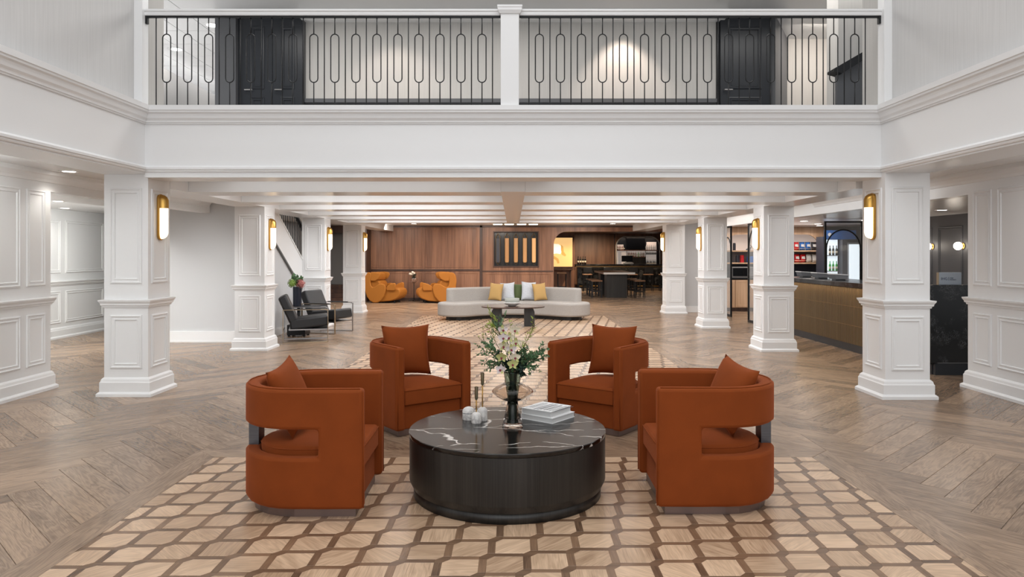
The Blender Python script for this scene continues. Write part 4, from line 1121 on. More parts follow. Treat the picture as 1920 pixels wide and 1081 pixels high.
ot = thing('oval_table', 'dark oval coffee table on two arched slab legs before the curved sofa', 'coffee table', (0.0, 15.65, 0.003))
el = [(.685*cos(2*pi*i/48), .46*sin(2*pi*i/48)) for i in range(48)]
o = MB().prism(el, .395, .422).build('table_top', 'walnutd', ot, bevel=.008)
for s in (-1, 1):
    xs = s*.34
    poly = [(xs-.1*1, 0), (xs+.1, 0), (xs+.1, .395), (xs-.1, .395)]
    pr = [(s*.24, 0)]+[(s*.24, .394), (s*.36, .394)]+[(s*(.36+.10*sin(a)), .294+.10*cos(a)) for a in [pi/2*i/6 for i in range(1, 7)]]+[(s*.46, 0)]
    MB().prism(pr, -.22, .22, 'y').build('arched_leg', 'ebony', ot)
def bowl(nm, lb, m, loc, prof, th=.006, cat='bowl'):
    o = MB().lathe([(.001, prof[0][1])]+prof+[(r-th, z) for r, z in prof[::-1] if z > prof[0][1]+th]+[(.001, prof[0][1]+th)], 32).build(nm, m, loc=loc); smooth_sharp(o, 50); return tag(o, lb, cat)
bowl('bowl', 'wide white ceramic bowl beneath the grey one on the oval table', 'bowlw', (-.02, 15.6, .4255), [(.07, 0), (.15, .045), (.182, .075), (.178, .088)])
bowl('bowl', 'pale grey round ceramic bowl stacked upon the white one', 'bowlg', (-.02, 15.6, .4835), [(.11, 0), (.15, .03), (.158, .09), (.155, .115)])

# ================================================================= BLACK LEATHER CHAIRS
def leather_chair(label, loc, rz):
    t = thing('leather_armchair', label, 'armchair', loc, rz, 'black leather chairs beside the columns')
    W2, D2 = .33, .385
    for s in (-1, 1):
        y0, y1 = sorted((s*W2, s*(W2-.035)))
        q = MB().box(-D2, D2, y0, y1, 0, .012).box(-D2, -D2+.012, y0, y1, 0, .58).box(D2-.012, D2, y0, y1, 0, .565).box(-D2, D2-.03, y0, y1, .568, .58)
        q.box(D2-.04, D2-.001, y0, y1, .556, .572).build('side_frame', 'champagne' if s < 0 else 'steel', t, bevel=.003)
        MB().box(-.20, .26, y0-.002, y1+.002, .579, .592).build('arm_pad', 'leather', t, bevel=.003)
    MB().box(-D2+.1, D2-.01, -W2+.03, W2-.03, .215, .235).build('seat_rail', 'steel', t)
    MB().box(-D2+.003, -D2+.012, -W2+.03, W2-.03, .2, .235).box(-D2+.02, D2-.02, W2-.05, W2-.035, .0, .012).build('cross_rail', 'steel', t)
    R1 = Matrix.Rotation(radians(-6), 4, 'Y')
    o = MB().cbox((.06, 0, .345), (.66, .58, .19), R1).build('seat_cushion', 'leather', t, bevel=.035, seg=3)
    R2 = Matrix.Rotation(radians(-24), 4, 'Y')
    o = MB().cbox((-.30, 0, .58), (.15, .58, .5), R2).build('back_cushion', 'leather', t, bevel=.035, seg=3)
    return t
leather_chair('nearer black leather chair with steel loop frame, seen from its side', (-3.72, 12.98, 0), radians(15))
leather_chair('farther black leather chair with steel loop frame, angled toward the sofa', (-3.70, 14.42, 0), radians(-20))
sd = thing('side_table', 'small black side table between the two black leather chairs', 'side table', (-4.07, 13.72, 0))
MB().box(-.17, .17, -.17, .17, .03, .22).box(-.16, -.12, -.16, -.12, 0, .03).box(.12, .16, -.16, -.12, 0, .03).box(.12, .16, .12, .16, 0, .03).box(-.16, -.12, .12, .16, 0, .03).build('base', 'black', sd)
MB().cyl((0, 0), .03, .22, .545, 16).build('column', 'black', sd, smooth=True)
MB().lathe([(.001, .545), (.24, .545), (.25, .552), (.25, .562), (.245, .566), (.001, .566)], 32).build('round_top', 'black', sd, bevel=.001)
fv = thing('flower_vase', 'dark ribbed cylinder vase of hydrangeas on the small black side table', 'vase', (-4.10, 13.72, .567))
o = MB()
pr = []
for k in range(40):
    a = 2*pi*k/40; r = .072+(.003 if k % 2 else -.002); pr.append((r*cos(a), r*sin(a)))
vs = [(x, y, 0) for x, y in pr]+[(x*1.05, y*1.05, .36) for x, y in pr]+[(x*.9, y*.9, .36) for x, y in pr]+[(x*.85, y*.85, .05) for x, y in pr]
fs = [tuple(range(39, -1, -1))]+[(a*40+i, a*40+(i+1) % 40, (a+1)*40+(i+1) % 40, (a+1)*40+i) for a in range(3) for i in range(40)]+[tuple(120+i for i in range(40))]
o.add(vs, fs).build('vessel', 'navy', fv)
hb = thing('hydrangea_bouquet', 'green and pink hydrangeas with eucalyptus in the dark ribbed vase', 'flowers', (-4.10, 13.72, .93))
def head(c, r, m):
    q = MB().sphere(c, r*.8, 10, 6)
    for k in range(110):
        d = Vector((random.gauss(0, 1), random.gauss(0, 1), random.gauss(0, 1))).normalized(); p = Vector(c)+d*r
        a = d.orthogonal().normalized()*.013; b2 = d.cross(a)
        q.add([p+a, p+b2, p-a, p-b2, p+d*.006], [(0, 1, 4), (1, 2, 4), (2, 3, 4), (3, 0, 4)])
    q.build('hydrangea_head', m, hb, fix=False)
head((-.075, -.05, .07), .085, 'hydg'); head((.085, -.04, .06), .082, 'hydp'); head((-.02, .07, .10), .07, 'hydg')
q = MB(); tw = MB()
for k in range(18):
    a = random.uniform(0, 6.28); tip = Vector((cos(a)*.09, sin(a)*.07, random.uniform(.12, .26))); tw.tube([(0, 0, -.02), tip], .002, 4)
    for i in range(8):
        p = tip*random.uniform(.4, 1); leaf(q, p, Vector((random.uniform(-1, 1), random.uniform(-1, 1), random.uniform(0, 1))), .05, .035)
tw.build('stems', 'twig', hb, kind='stuff'); q.build('leaves', 'leaf', hb, kind='stuff', fix=False)

# ================================================================= MUSTARD WING CHAIRS
def wing_chair(label, loc, rz):
    t = thing('wing_chair', label, 'lounge chair', loc, rz, 'mustard wing chairs before the walnut wall')
    c = lambda a, b: ((a-118)/540-.58, (815-b)/540)
    side = [c(*p) for p in ((160, 305), (128, 350), (118, 420), (124, 520), (145, 620), (180, 710), (230, 775), (300, 812), (380, 806), (440, 770), (495, 700), (522, 620), (528, 545), (505, 495), (450, 482), (395, 490), (335, 530), (285, 548), (255, 520), (242, 450), (250, 380), (262, 330), (250, 300), (205, 290))]
    for s in (-1, 1):
        y0, y1 = sorted((s*.38, s*.31)); MB().prism(side, y0, y1, 'y').build('side_shell', 'gold', t, bevel=.025, seg=3, angle=45)
    bk = [c(*p) for p in ((160, 305), (128, 350), (118, 420), (124, 520), (145, 620), (180, 710), (215, 700), (190, 620), (172, 520), (172, 420), (190, 350), (205, 300))]
    MB().prism(bk, -.315, .315, 'y').build('back_shell', 'gold', t, bevel=.02, seg=2, angle=45)
    st = [c(*p) for p in ((240, 590), (330, 560), (520, 560), (700, 556), (755, 575), (775, 620), (765, 680), (715, 735), (600, 778), (480, 790), (360, 800), (270, 780), (220, 700))]
    MB().prism(st, -.305, .305, 'y').build('seat', 'gold', t, bevel=.035, seg=3, angle=45)
    for s in (-1, 1):
        wg = [c(*p) for p in ((240, 290), (330, 286), (420, 300), (430, 340), (395, 400), (330, 440), (245, 440))]
        y0, y1 = sorted((s*.375, s*.325)); MB().prism(wg, y0, y1, 'y').build('wing', 'gold', t, bevel=.02, seg=2, angle=45)
        am = [c(*p) for p in ((540, 530), (600, 490), (670, 468), (700, 480), (706, 560), (690, 600), (540, 600))]
        y0, y1 = sorted((s*.37, s*.30)); MB().prism(am, y0, y1, 'y').build('arm', 'gold', t, bevel=.02, seg=2, angle=45)
    hr = [c(*p) for p in ((200, 300), (300, 290), (372, 310), (388, 370), (365, 425), (300, 432), (215, 425))]
    MB().prism(hr, -.25, .25, 'y').build('head_cushion', 'gold', t, bevel=.035, seg=3, angle=45)
    lb = [c(*p) for p in ((190, 435), (370, 432), (405, 480), (400, 545), (330, 565), (210, 560))]
    MB().prism(lb, -.29, .29, 'y').build('lumbar_cushion', 'gold', t, bevel=.035, seg=3, angle=45)
    q = MB()
    for s in (-1, 1): q.tube([(-.3, s*.2, .05), (.42, s*.2, .03)], .018, 6).cyl((.40, s*.2), .02, 0, .07, 8).cyl((-.28, s*.2), .02, 0, .08, 8)
    q.build('base_frame', 'black', t)
    return t
wing_chair('mustard velvet wing chair at the left of the walnut wall', (-4.10, 23.2, 0), radians(-14))
wing_chair('mustard velvet wing chair half hidden behind the curved sofa', (-2.45, 23.2, 0), radians(180+14))
ct_ = thing('pedestal_table', 'thin glass-topped pedestal table between the mustard wing chairs', 'side table', (-3.25, 23.7, 0))
MB().lathe([(.001, .605), (.205, .605), (.205, .613), (.001, .613)], 32).build('glass_top', 'smoke', ct_)
MB().cyl((0, 0), .012, .03, .605, 10).build('pole', 'black', ct_, smooth=True)
q = MB()
for k in range(4):
    a = k*pi/2+.3; q.tube([(0, 0, .045), (.17*cos(a), .17*sin(a), .045), (.18*cos(a), .18*sin(a), .0)], .014, 6)
q.build('cross_base', 'black', ct_)
gv = thing('glass_vase', 'round clear glass vase on the pedestal table by the walnut wall', 'vase', (-3.25, 23.7, .614))
o = MB().lathe([(.001, 0), (.04, 0), (.09, .03), (.118, .08), (.112, .14), (.075, .18), (.062, .185), (.068, .18), (.106, .138), (.112, .08), (.085, .034), (.04, .006), (.001, .006)], 28).build('bowl', 'glass', gv, smooth=True)
rs = thing('rose_bunch', 'white roses in the round glass vase by the walnut wall', 'flowers', (-3.25, 23.7, .70))
q = MB()
for p in ((-.1, 0, .19), (-.04, -.03, .25), (-.05, .03, .19), (0.0, .0, .22), (-.13, .02, .2)):
    r = MB()
    for i, (rr, zz) in enumerate(((.045, 0), (.038, .012), (.028, .02), (.015, .026))): r.sphere((p[0], p[1], p[2]+zz), rr, 10, 6, (1, 1, .75))
    r.build('rose', 'rose', rs, smooth=True); q.tube([(0, 0, 0), (p[0]*.5, p[1]*.5, .1), p], .004, 5)
q.build('stems', 'leafd', rs, kind='stuff')
q = MB()
for i in range(40): leaf(q, (random.uniform(-.03, .06), random.uniform(-.04, .04), random.uniform(.05, .17)), (random.uniform(-1, 1), random.uniform(-1, 1), .3), .06, .035)
q.build('leaves', 'leafd', rs, kind='stuff', fix=False)
# linear lamps at the ceiling before the slotted window
lm = thing('ceiling_lamp', 'ceiling lamp of four warm glowing bars above the sofa', 'ceiling lamp', (.08, 22.2, 2.5))
MB().box(-.62, .62, -.02, .02, -.03, 0).build('canopy', 'black', lm)
for i, x in enumerate((-.55, -.20, .18, .54)):
    d = .05 if i in (0, 3) else .11
    MB().prism([(x-.14, -d), (x+.14, -d), (x+.11, d), (x-.11, d)], -.05, -.031).build('lit_bar', 'downwarm', lm)
area('lamp_glow', (.08, 22.2, 2.43), 1.2, .2, 10, (1, .8, .55))

# ================================================================= BAR
bc = thing('bar_counter', 'long black marble bar counter with brass edge strip before the back bar', 'bar counter', (4.75, 30.5, 0))
MB().box(-2.0, 2.05, .35, .75, 0, 1.04).build('front_panel', 'blackmarble', bc)
MB().box(-2.1, 2.06, 0, .8, 1.06, 1.12).build('bar_top', 'blackmarble', bc, bevel=.006)
MB().box(-2.1, 2.06, .02, .78, 1.0, 1.06).build('edge_strip', 'flute', bc)
MB().tube([(-1.95, .05, .2), (2.0, .05, .2)], .02, 8).build('foot_rail', 'brass', bc, smooth=True)
MB().box(-1.95, 2.0, .2, .35, 0, .1).build('foot_plinth', 'champagne', bc)
area('bar_front_glow', (4.8, 30.62, .98), 3.8, .1, 12, (1, .75, .5))
ht = thing('high_table', 'long communal high table with pale edge and dark block base', 'table', (3.75, 25.5, 0))
MB().box(-.56, .56, 0, 2.9, .835, .9).build('table_top', 'walnut', ht, bevel=.004)
MB().box(-.555, .555, -.012, 0.0, .835, .9).build('end_strip', 'bowlw', ht)
MB().box(-.42, .30, .15, .85, 0, .835).build('block_base', 'midgrey', ht); MB().box(-.42, .30, 2.0, 2.7, 0, .835).build('block_base', 'midgrey', ht)
for o in [x for x in COL.objects if x.parent == ht and x.name.startswith('block_base')]: o.data.materials[0] = M['ebony']
def stool(label, loc, rz, h=.62, group='stools at the high table', back=False):
    t = thing('bar_stool', label, 'stool', loc, rz, group)
    MB().box(-.19, .19, -.17, .17, h-.045, h).build('seat', 'tan_seat', t, bevel=.012)
    for sx in (-1, 1):
        for sy in (-1, 1): MB().cbox((sx*.165, sy*.145, (h-.045)/2), (.028, .028, h-.045)).build('leg', 'black', t)
    MB().box(-.165, .165, -.15, -.135, .2, .225).box(-.165, .165, .135, .15, .2, .225).box(-.17, -.15, -.15, .15, .26, .285).box(.15, .17, -.15, .15, .26, .285).build('stretcher', 'black', t)
    if back:
        MB().box(-.18, .18, .15, .175, h+.05, h+.28).box(-.17, -.145, .15, .17, h, h+.2).box(.145, .17, .15, .17, h, h+.2).build('backrest', 'leather', t, bevel=.008)
    return t
for i, y in enumerate((25.75, 26.6, 27.45)):
    stool('wooden-seated black stool on the left of the high table, %s from its pale end' % ('first', 'second', 'third')[i], (2.98, y, 0), 0)
    stool('wooden-seated black stool on the right of the high table, %s from its pale end' % ('first', 'second', 'third')[i], (4.5, y, 0), 0)
for i, x in enumerate((3.1, 3.95, 5.0, 5.65, 6.3)):
    stool('high black bar stool with back at the marble bar, %s from the left' % ('first', 'second', 'third', 'fourth', 'fifth')[i], (x, 30.2, 0), pi, .72, 'bar stools along the marble bar', True)
stool('dark wooden stool under the glowing art panel', (2.0, 29.6, 0), 0, .78, None)
sh = thing('wall_ledge', 'narrow dark drinking ledge under the glowing art panel', 'shelf', (1.95, 30.2, 0))
MB().box(-.55, .55, 0, .4, .88, .93).build('ledge', 'walnutd', sh); MB().box(-.5, -.45, .3, .38, 0, .88).box(.45, .5, .3, .38, 0, .88).build('support', 'walnutd', sh)
ap = thing('art_panel', 'backlit golden abstract art panel beside the bar opening', 'picture', (2.02, 30.55, 1.63))
MB().box(-.52, .52, 0, .05, -.64, .64).build('light_box', 'walnutd', ap)
MB().box(-.49, .49, -.006, 0, -.61, .61).build('lit_image', 'art', ap)
MB().prism([(-.49, .42), (-.35, .36), (-.1, .34), (.02, .25), (.05, .08), (-.02, -.08), (-.2, -.05), (-.49, -.12)], -.009, -.006, 'y').build('pale_shape', 'artw', ap)
MB().prism([(.0, .32), (.1, .24), (.12, .02), (.22, -.12), (.18, -.18), (.04, -.1), (.0, .1)], -.011, -.009, 'y').prism([(-.49, -.2), (-.28, -.16), (-.1, -.28), (-.06, -.46), (-.14, -.48), (-.2, -.34), (-.34, -.26), (-.49, -.27)], -.011, -.009, 'y').prism([(-.49, -.34), (-.38, -.36), (-.36, -.5), (-.45, -.52), (-.49, -.5)], -.011, -.009, 'y').build('brown_strokes', 'artd', ap)
# back bar shelves
bs = thing('back_bar_shelving', 'dark back bar shelving with lit panels inside the arched niche', 'shelving', (5.57, 32.6, 0))
MB().box(-.97, .97, .0, .3, 0, 1.05).build('cabinet', 'ebony', bs)
MB().box(-.95, -.42, .28, .3, 1.06, 1.70).box(.42, .95, .28, .3, 1.06, 1.70).box(-.95, -.55, .28, .3, 1.74, 1.98).box(.5, .95, .28, .3, 1.74, 2.1).box(-.42, .42, .28, .3, 1.44, 1.70).build('lit_panel', 'litpanel', bs)
MB().box(-.42, .42, .2, .22, 1.78, 2.3).build('menu_board', 'screen_black', bs)
MB().box(-.97, .97, .05, .28, 1.70, 1.735).build('shelf', 'walnut', bs)
MB().box(-.42, .42, .05, .28, 1.405, 1.435).build('shelf', 'walnut', bs)
MB().box(-.42, .42, .02, .26, 1.06, 1.40).build('glass_washer', 'ebony', bs)
MB().box(-.97, -.955, .05, .3, 1.05, 2.0).box(-.43, -.42, .05, .3, 1.05, 1.7).box(.42, .43, .05, .3, 1.05, 1.7).build('divider', 'steel', bs)
BP = [(.001, 0), (.03, 0), (.033, .005), (.033, .15), (.03, .175), (.012, .205), (.011, .26), (.013, .262), (.013, .275), (.001, .276)]
def bottle(m, label, loc, sc=1, group='bottles on the back bar shelves', lab=True, name='bottle'):
    o = MB().lathe([(r*sc, z*sc) for r, z in BP], 10).build(name, m, smooth=True, loc=loc); tag(o, label, 'bottle', group)
    if lab: MB().lathe([(.0335*sc, .05*sc), (.0335*sc, .12*sc)], 10).build('label_band', 'bottle_label', o, smooth=True)
    return o
mats_ = ['amber_bottle', 'black_bottle', 'clear_bottle', 'amber_bottle', 'green_bottle']
ORD = ['first', 'second', 'third', 'fourth', 'fifth', 'sixth', 'seventh', 'eighth', 'ninth', 'tenth']
for k in range(6): bottle(random.choice(('amber_bottle', 'amber_bottle', 'black_bottle')), 'small liquor bottle, %s from left on the upper left back bar shelf' % ORD[k], (4.66+k*.075, 32.75, 1.736), .8, 'upper left back bar bottles')
for k in range(10): bottle(random.choice(mats_), 'liquor bottle, %s from left on the middle back bar shelf' % ORD[k], (5.22+k*.078, 32.75, 1.436), .82, 'middle back bar bottles')
for k in range(6): bottle('clear_bottle', 'clear glass bottle, %s from left on the upper right back bar shelf' % ORD[k], (6.03+k*.08, 32.75, 1.736), .85, 'upper right back bar bottles', False)
for k in range(7): bottle(('clear_bottle', 'black_bottle')[k % 2], 'bottle, %s from left on the lower right back bar counter' % ORD[k], (6.03+k*.07, 32.72, 1.051), .9, 'lower right back bar bottles')
GP = [(.001, 0), (.028, 0), (.028, .003), (.004, .008), (.004, .07), (.03, .09), (.034, .13), (.028, .17), (.026, .17), (.031, .13), (.001, .085)]
for k in range(7):
    o = MB().lathe([(r, -z) for r, z in GP], 10).build('wine_glass', 'clear_bottle', smooth=True, loc=(6.03+k*.07, 32.72, 1.699)); tag(o, 'stemmed glass, %s from left hanging under the right back bar shelf' % ORD[k], 'glass', 'hanging stemware')
for k in range(4): bottle('black_bottle', 'dark wine bottle, %s from the left at the left end of the bar' % ('first', 'second', 'third', 'fourth')[k], (2.78+k*.1, 30.85, 1.121), 1.2, 'wine bottles on the bar')
mo = thing('till_screen', 'black till screen on the back bar counter', 'monitor', (4.9, 32.4, 1.12)); 
mo.location = (4.92, 31.15, 1.121)
MB().box(-.24, .24, 0, .03, .1, .36).build('screen', 'screen_black', mo, bevel=.004); MB().box(-.06, .06, -.05, .1, 0, .015).box(-.03, .03, .02, .05, .01, .12).build('stand', 'black', mo)
pr_ = thing('till_printer', 'pale grey till machine on the bar counter below the black screen', 'printer', (4.95, 30.95, 1.121))
MB().box(-.22, .2, -.1, .1, 0, .06).box(-.15, .15, -.08, .08, .06, .09).build('body', 'grey_plastic', pr_, bevel=.006)

# ================================================================= RECEPTION DESK AND SHOP
de = thing('reception_desk', 'long reception desk with bronze fluted front and black marble end', 'desk', (5.35, 9.3, 0))
MB().box(.02, .72, .0, 5.2, .13, 1.02).build('carcass', 'ebony', de)
for k in range(4):
    pass
n = 0
q1 = MB()
for j, (z0, z1) in enumerate(((.13, .42), (.424, .72), (.724, 1.02))):
    q = MB()
    for k in range(104):
        y = .02+k*.0496
        q.add([(.022, y, z0), (.002, y+.012, z0), (.002, y+.032, z0), (.022, y+.045, z0), (.022, y, z1), (.002, y+.012, z1), (.002, y+.032, z1), (.022, y+.045, z1)], [(0, 1, 5, 4), (1, 2, 6, 5), (2, 3, 7, 6), (0, 3, 2, 1), (4, 5, 6, 7)])
    q.build('fluted_panel', 'flute', de)
for z in (.42, .72): MB().box(.003, .02, .02, 5.18, z+.0005, z+.0035).build('brass_line', 'brass', de)
MB().box(.05, .7, .02, 5.2, 0, .13).build('toe_kick', 'blackgloss', de)
MB().box(-.03, .78, -.02, 5.22, 1.025, 1.10).build('counter_top', 'blackmarble', de, bevel=.004)
MB().box(-.01, 1.25, -.06, 0.0, .16, 1.155).build('marble_end', 'blackmarble', de)
MB().box(.08, 1.25, -.055, 0, .155, .16).build('steel_line', 'steel', de)
MB().box(.06, 1.2, -.04, .03, 0, .15).build('end_toe_kick', 'blackgloss', de)
MB().box(.75, 1.22, .0, .75, 0, 1.05).build('return_cabinet', 'ebony', de)
MB().box(.72, 1.25, .0, .8, 1.05, 1.12).build('return_top', 'blackmarble', de)
area('desk_glow', (5.28, 11.9, 1.015), .03, 5, 7, (1, .75, .45))
sg = thing('counter_sign', 'small white desk sign with blue lettering on the black marble desk end', 'sign', (5.62, 9.30, 1.156))
MB().box(-.155, .15, 0, .02, 0, .158).build('board', 'signface', sg, bevel=.002)
MB().box(-.157, -.14, -.004, .024, 0, .158).build('edge', 'champagne', sg)
def text(s_, size, loc, par, m, nm='lettering'):
    c = bpy.data.curves.new(nm, 'FONT'); c.body = s_; c.size = size; c.extrude = .0005; c.materials.append(M[m]); c.resolution_u = 2
    o = bpy.data.objects.new(nm, c); COL.objects.link(o)
    bpy.context.view_layer.update()
    me = bpy.data.meshes.new_from_object(o.evaluated_get(bpy.context.evaluated_depsgraph_get())); me.name = nm
    bpy.data.objects.remove(o); o = bpy.data.objects.new(nm, me); COL.objects.link(o)
    if not me.materials: me.materials.append(M[m])
    o.parent = par; o.location = loc; o.rotation_euler = (radians(90), 0, 0); return o
text('IHG', .05, (-.115, -.0015, .06), sg, 'signink'); text('ONE', .022, (.0, -.0015, .078), sg, 'signink'); text('REWARDS', .018, (.0, -.0015, .058), sg, 'signink')
MB().box(-.016, -.013, -.0015, 0, .055, .1).build('printed_bar', 'signink', sg)
for i, (x, y) in enumerate(((5.72, 14.15), (5.67, 13.3), (5.63, 12.5))):
    t = thing('counter_tray', 'grey sloping counter tray with white rim on the reception desk, %s' % ('farthest', 'middle', 'nearest')[i], 'tray', (x, y, 1.1005), radians(8), 'sloping trays on the reception desk')
    MB().prism([(-.11, .02), (.11, .02), (.12, .08), (-.14, .10)], -.1, .1, 'y').box(-.09, .09, -.06, .06, 0, .021).build('tray_body', 'grey_plastic', t)
    MB().add([(-.15, -.11, .100), (.13, -.11, .081), (.13, .10, .081), (-.15, .10, .100), (-.15, -.11, .116), (.13, -.11, .097), (.13, .10, .097), (-.15, .10, .116)], [(0, 1, 2, 3), (4, 5, 6, 7), (0, 1, 5, 4), (2, 3, 7, 6), (0, 3, 7, 4), (1, 2, 6, 5)]).build('rim', 'paperw', t)
def globe_sconce(y, label):
    t = thing('globe_sconce', label, 'wall lamp', (8.35, y, 1.70), 0, 'globe sconces on the dark wall')
    MB().lathe([(.001, 0), (.06, 0), (.06, .015), (.001, .016)], 20).build('backplate', 'brass', t)
    p = COL.objects[-1] if False else [o for o in COL.objects if o.parent == t][-1]; p.rotation_euler = (0, radians(-90), 0)
    MB().tube([(-.015, 0, 0), (-.05, 0, 0)], .025, 12).build('arm', 'brass', t)
    MB().sphere((-.10, 0, 0), .075, 18, 12).build('globe', 'globe', t, smooth=True)
    l = bpy.data.lights.new('globe_lamp', 'POINT'); l.energy = 1.6; l.color = (1, .88, .75); l.shadow_soft_size = .08
    o = bpy.data.objects.new('globe_lamp', l); COL.objects.link(o); o.location = (8.12, y, 1.70)
globe_sconce(13.4, 'lit white globe sconce on the charcoal wall behind the desk sign'); globe_sconce(14.38, 'lit white globe sconce half hidden by the nearest right column')
spot('dark_wall_spot', (8.05, 13.95, 2.28), 16, .7, (1, .97, .92), (0, radians(14), 0), .3)
# shop shelving with arched niches
def arch_pts(x0, x1, z0, z1, r, n=8):
    return [(x1, z0), (x1, z1-r)]+[(x1-r+r*cos(t), z1-r+r*sin(t)) for t in [pi/2*i/n for i in range(1, n+1)]]+[(x0+r-r*sin(t), z1-r+r*cos(t)) for t in [pi/2*i/n for i in range(0, n+1)]]+[(x0, z0)]
su = thing('shop_shelving', 'pale oak shop shelving with two arched niches and cabinets below', 'shelving', (0, 19.55, 0))
N1, N2 = (5.75, 6.75), (6.95, 8.28)
o1 = [(5.5, .9), (5.5, 2.29), (6.85, 2.29), (6.85, .9)]+arch_pts(N1[0], N1[1], .9, 2.08, .34)
o2 = [(6.85, .9), (6.85, 2.29), (8.45, 2.29), (8.45, .9)]+arch_pts(N2[0], N2[1], .9, 2.08, .36)
MB().prism(o1, 0, .05, 'y').build('arched_front', 'paleoak', su); MB().prism(o2, 0, .05, 'y').build('arched_front', 'paleoak', su)
MB().box(5.5, 8.45, .40, .43, .9, 1.30).build('back_panel', 'shopdark', su); MB().box(5.5, 8.45, .40, .43, 1.30, 1.64).build('back_panel', 'nicheshade', su); MB().box(5.5, 8.45, .40, .43, 1.64, 2.29).build('back_panel', 'litpanel', su)  # niche light put into the panel tones: lit above, shaded below
MB().box(5.5, 5.53, .05, .4, .9, 2.29).box(6.8, 6.9, .05, .4, .9, 2.29).box(8.4, 8.45, .05, .4, .9, 2.29).build('upright', 'paleoak', su)
MB().box(5.5, 8.45, .0, .43, .1, .86).build('cabinet', 'paleoak', su)
MB().box(5.5, 8.45, .03, .43, 0, .1).build('toe_kick', 'walnutd', su)
for k in range(6):
    x = 5.52+k*.49; d = MB().box(x, x+.475, -.02, 0, .12, .85).build('cabinet_door', 'paleoak', su, bevel=.002)
    MB().frame((x, -.02, 0), (1, 0, 0), (0, 0, 1), (0, -1, 0), 0, .475, .12, .85, [(0, 0), (0, .006), (.06, .006), (.062, 0)]).build('door_rim', 'paleoak', d)
MB().box(5.48, 8.46, -.03, .43, .86, .9).build('worktop', 'screen_black', su, bevel=.003)
for z in (1.32, 1.65):
    MB().box(5.53, 6.8, .02, .4, z-.035, z).build('shelf', 'paleoak', su); MB().box(6.9, 8.4, .02, .4, z-.035, z).build('shelf', 'paleoak', su)
    MB().tube([(6.92, .015, z+.05), (8.38, .015, z+.05)], .005, 5).build('shelf_rail', 'champagne', su)
area('shelf_light', (6.9, 19.3, 2.2), 2.6, .2, 10, (1, .9, .84), (radians(-12), 0, 0))
def snack_bag(x, z, m, label, group, w=.152, h=.23, y=19.72):
    o = pillow_mb(w, h, .1, 6, .02).build('snack_bag', m, smooth=True, loc=(x, y, z+h/2))
    tag(o, label, 'snack bag', group); o.rotation_euler = (radians(-8), 0, random.uniform(-.1, .1))
    MB().prism([(-w*.3, -.02), (w*.3, -.03), (w*.25, .045), (-w*.28, .04)], -.052, -.047, 'y').build('printed_label', 'white_foil', o)
    return o
for i, m in enumerate(['orange_foil', 'red_foil', 'red_foil', 'blue_foil', 'blue_foil', 'dark_foil']):
    snack_bag(7.40+i*.162, 1.652, m, '%s snack bag, %s from left on the upper shelf of the right niche' % ({'orange_foil': 'orange', 'red_foil': 'bright red', 'blue_foil': 'blue', 'dark_foil': 'dark'}[m], ORD[i]), 'upper shelf snack bags, '+m.split('_')[0])
for i, m in enumerate(['dark_foil', 'red_foil', 'red_foil', 'red_foil', 'white_foil', 'white_foil']):
    snack_bag(7.42+i*.162, 1.322, m, '%s snack bag, %s from left on the lower shelf of the right niche' % ({'red_foil': 'crimson', 'white_foil': 'white', 'dark_foil': 'dark'}[m], ORD[i]), 'lower shelf snack bags, '+m.split('_')[0])
def canister(x, z, r, h, m, label, group=None, y=19.7):
    o = MB().lathe([(.001, 0), (r, 0), (r, h*.85), (r*.9, h*.87), (r*.9, h), (.001, h)], 14).build('canister', m, smooth=False, loc=(x, y, z)); smooth_sharp(o, 40); tag(o, label, 'canister', group)
for i, (x, m, lb) in enumerate(((6.12, 'dark_foil', 'dark canister left on the middle shelf of the left niche'), (6.24, 'red_foil', 'red canister on the middle shelf of the left niche'), (6.47, 'blue_foil', 'large blue tin on the middle shelf of the left niche'))):
    canister(x, 1.321, .055 if i < 2 else .1, .2 if i < 2 else .17, m, lb)
canister(6.03, 1.651, .04, .2, 'dark_foil', 'slim dark bottle on the top shelf of the left niche')
def swan(x, lb):
    o = MB().tube([(x-.07, 19.7, 1.66), (x-.02, 19.7, 1.69), (x+.04, 19.7, 1.70), (x+.08, 19.7, 1.75), (x+.05, 19.7, 1.80)], [.01, .03, .03, .012, .01], 8).box(x-.05, x+.05, 19.67, 19.73, 1.651, 1.665).build('glass_ornament', 'grey_plastic', smooth=True); tag(o, lb, 'ornament')
swan(6.42, 'grey curved ornament on the top shelf of the left niche')
mw = thing('microwave', 'silver and black microwave on the counter in the left niche', 'microwave', (6.22, 19.72, .901))
MB().box(-.3, .3, -.16, .16, 0, .3).build('body', 'steel', mw, bevel=.008); MB().box(-.27, .12, -.166, -.16, .05, .27).build('door_glass', 'screen_black', mw); MB().box(.17, .28, -.166, -.16, .04, .27).build('control_panel', 'grey_plastic', mw)
MB().tube([(.145, -.185, .06), (.145, -.185, .26)], .009, 8).build('handle', 'steel', mw)
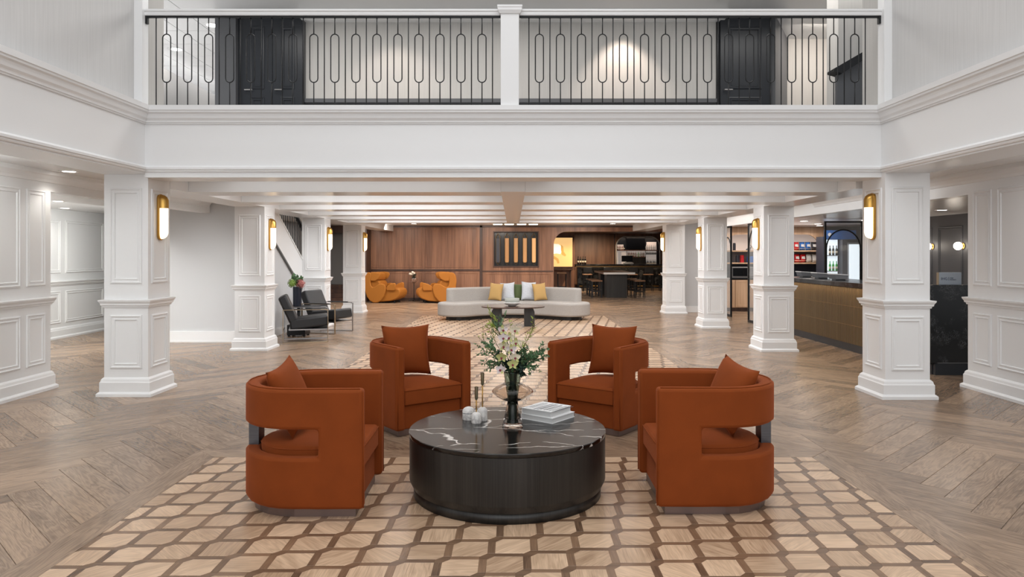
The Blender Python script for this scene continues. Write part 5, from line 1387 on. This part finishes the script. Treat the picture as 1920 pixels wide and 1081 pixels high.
# glazed partition with black frames and pointed arch
def glazed(name, label, loc, rz, w, h, cat, arch_=True, base=.0):
    t = thing(name, label, cat, loc, rz)
    f_ = .035
    MB().box(0, f_, -.02, .02, base, h).box(w-f_, w, -.02, .02, base, h).box(f_, w-f_, -.02, .02, h-f_, h).box(f_, w-f_, -.02, .02, base, base+f_*1.6).build('frame', 'black', t)
    MB().box(f_, w-f_, -.003, .003, base+f_*1.6, h-f_).build('pane', 'pane', t)
    if arch_:
        r = (w-2*f_)/2-.0; cz = h*.74; c = w/2
        p = [(c-r+.01, 0, base+.06), (c-r+.01, 0, cz)]+[(c-(r-.01)*cos(a), 0, cz+(r-.01)*sin(a)*1.1) for a in [pi*i/16 for i in range(1, 16)]]+[(c+r-.01, 0, cz), (c+r-.01, 0, base+.06)]
        MB().tube(p, .016, 6).build('arch_bar', 'black', t, smooth=True)
    return t
glazed('glass_partition', 'narrow black framed glass panel with arch between the third and second right columns', (5.375, 18.45, 0), radians(-90), .65, 2.24, 'partition')
glazed('glass_door', 'black framed glass door leaf close beside the second right column', (5.375, 16.5, 0), radians(-90), 1.0, 2.24, 'door')
glazed('arched_screen', 'black framed screen with round arch standing behind the reception desk', (6.72, 15.6, 0), 0, .82, 2.26, 'partition', True)
co = thing('drinks_cooler', 'lit white drinks cooler seen through the black arched screen', 'cooler', (8.22, 18.6, 0))
MB().box(-.21, .17, .06, .5, 0, 2.0).build('body', 'shopdark', co)
MB().box(-.2, .6, -.02, .05, 1.93, 2.16).build('header_panel', 'blue_foil', co)
MB().cyl((0, 0), .045, -.03, -.021, 20).build('header_disc', 'paperw', co)
_d = [o for o in COL.objects if o.parent == co and o.name.startswith('header_disc')][0]; _d.rotation_euler = (radians(90), 0, 0); _d.location = (-.08, -.045, 2.05)
MB().box(-.18, .15, .04, .06, .2, 1.92).build('lit_interior', 'coolerlit', co)
for z in (.7, 1.1, 1.5): MB().box(-.18, .15, -.02, .04, z, z+.02).build('shelf', 'steel', co)
for k in range(3):
    bottle('green_bottle', 'green drink bottle on the middle shelf of the lit cooler, %s from left' % ORD[k], (8.16+k*.085, 18.61, 1.121), .9, 'green bottles in the cooler', True)
for k in range(3):
    bottle('black_bottle', 'dark drink bottle on the top shelf of the lit cooler, %s from left' % ORD[k], (8.16+k*.085, 18.61, 1.521), .9, 'dark bottles in the cooler', True)
fg = thing('fridge', 'pale blue glass door fridge right of the lit cooler', 'fridge', (8.76, 18.45, 0))
MB().box(-.22, .5, .05, .6, 0, 1.85).build('body', 'steel', fg); MB().box(-.16, .5, .0, .05, .1, 1.8).build('glass_door', 'coolerlit', fg)
struct(MB().box(8.41, 8.53, 18.45, 19.2, 0, 1.92).build('wall_shop_pier', 'shopdark'))
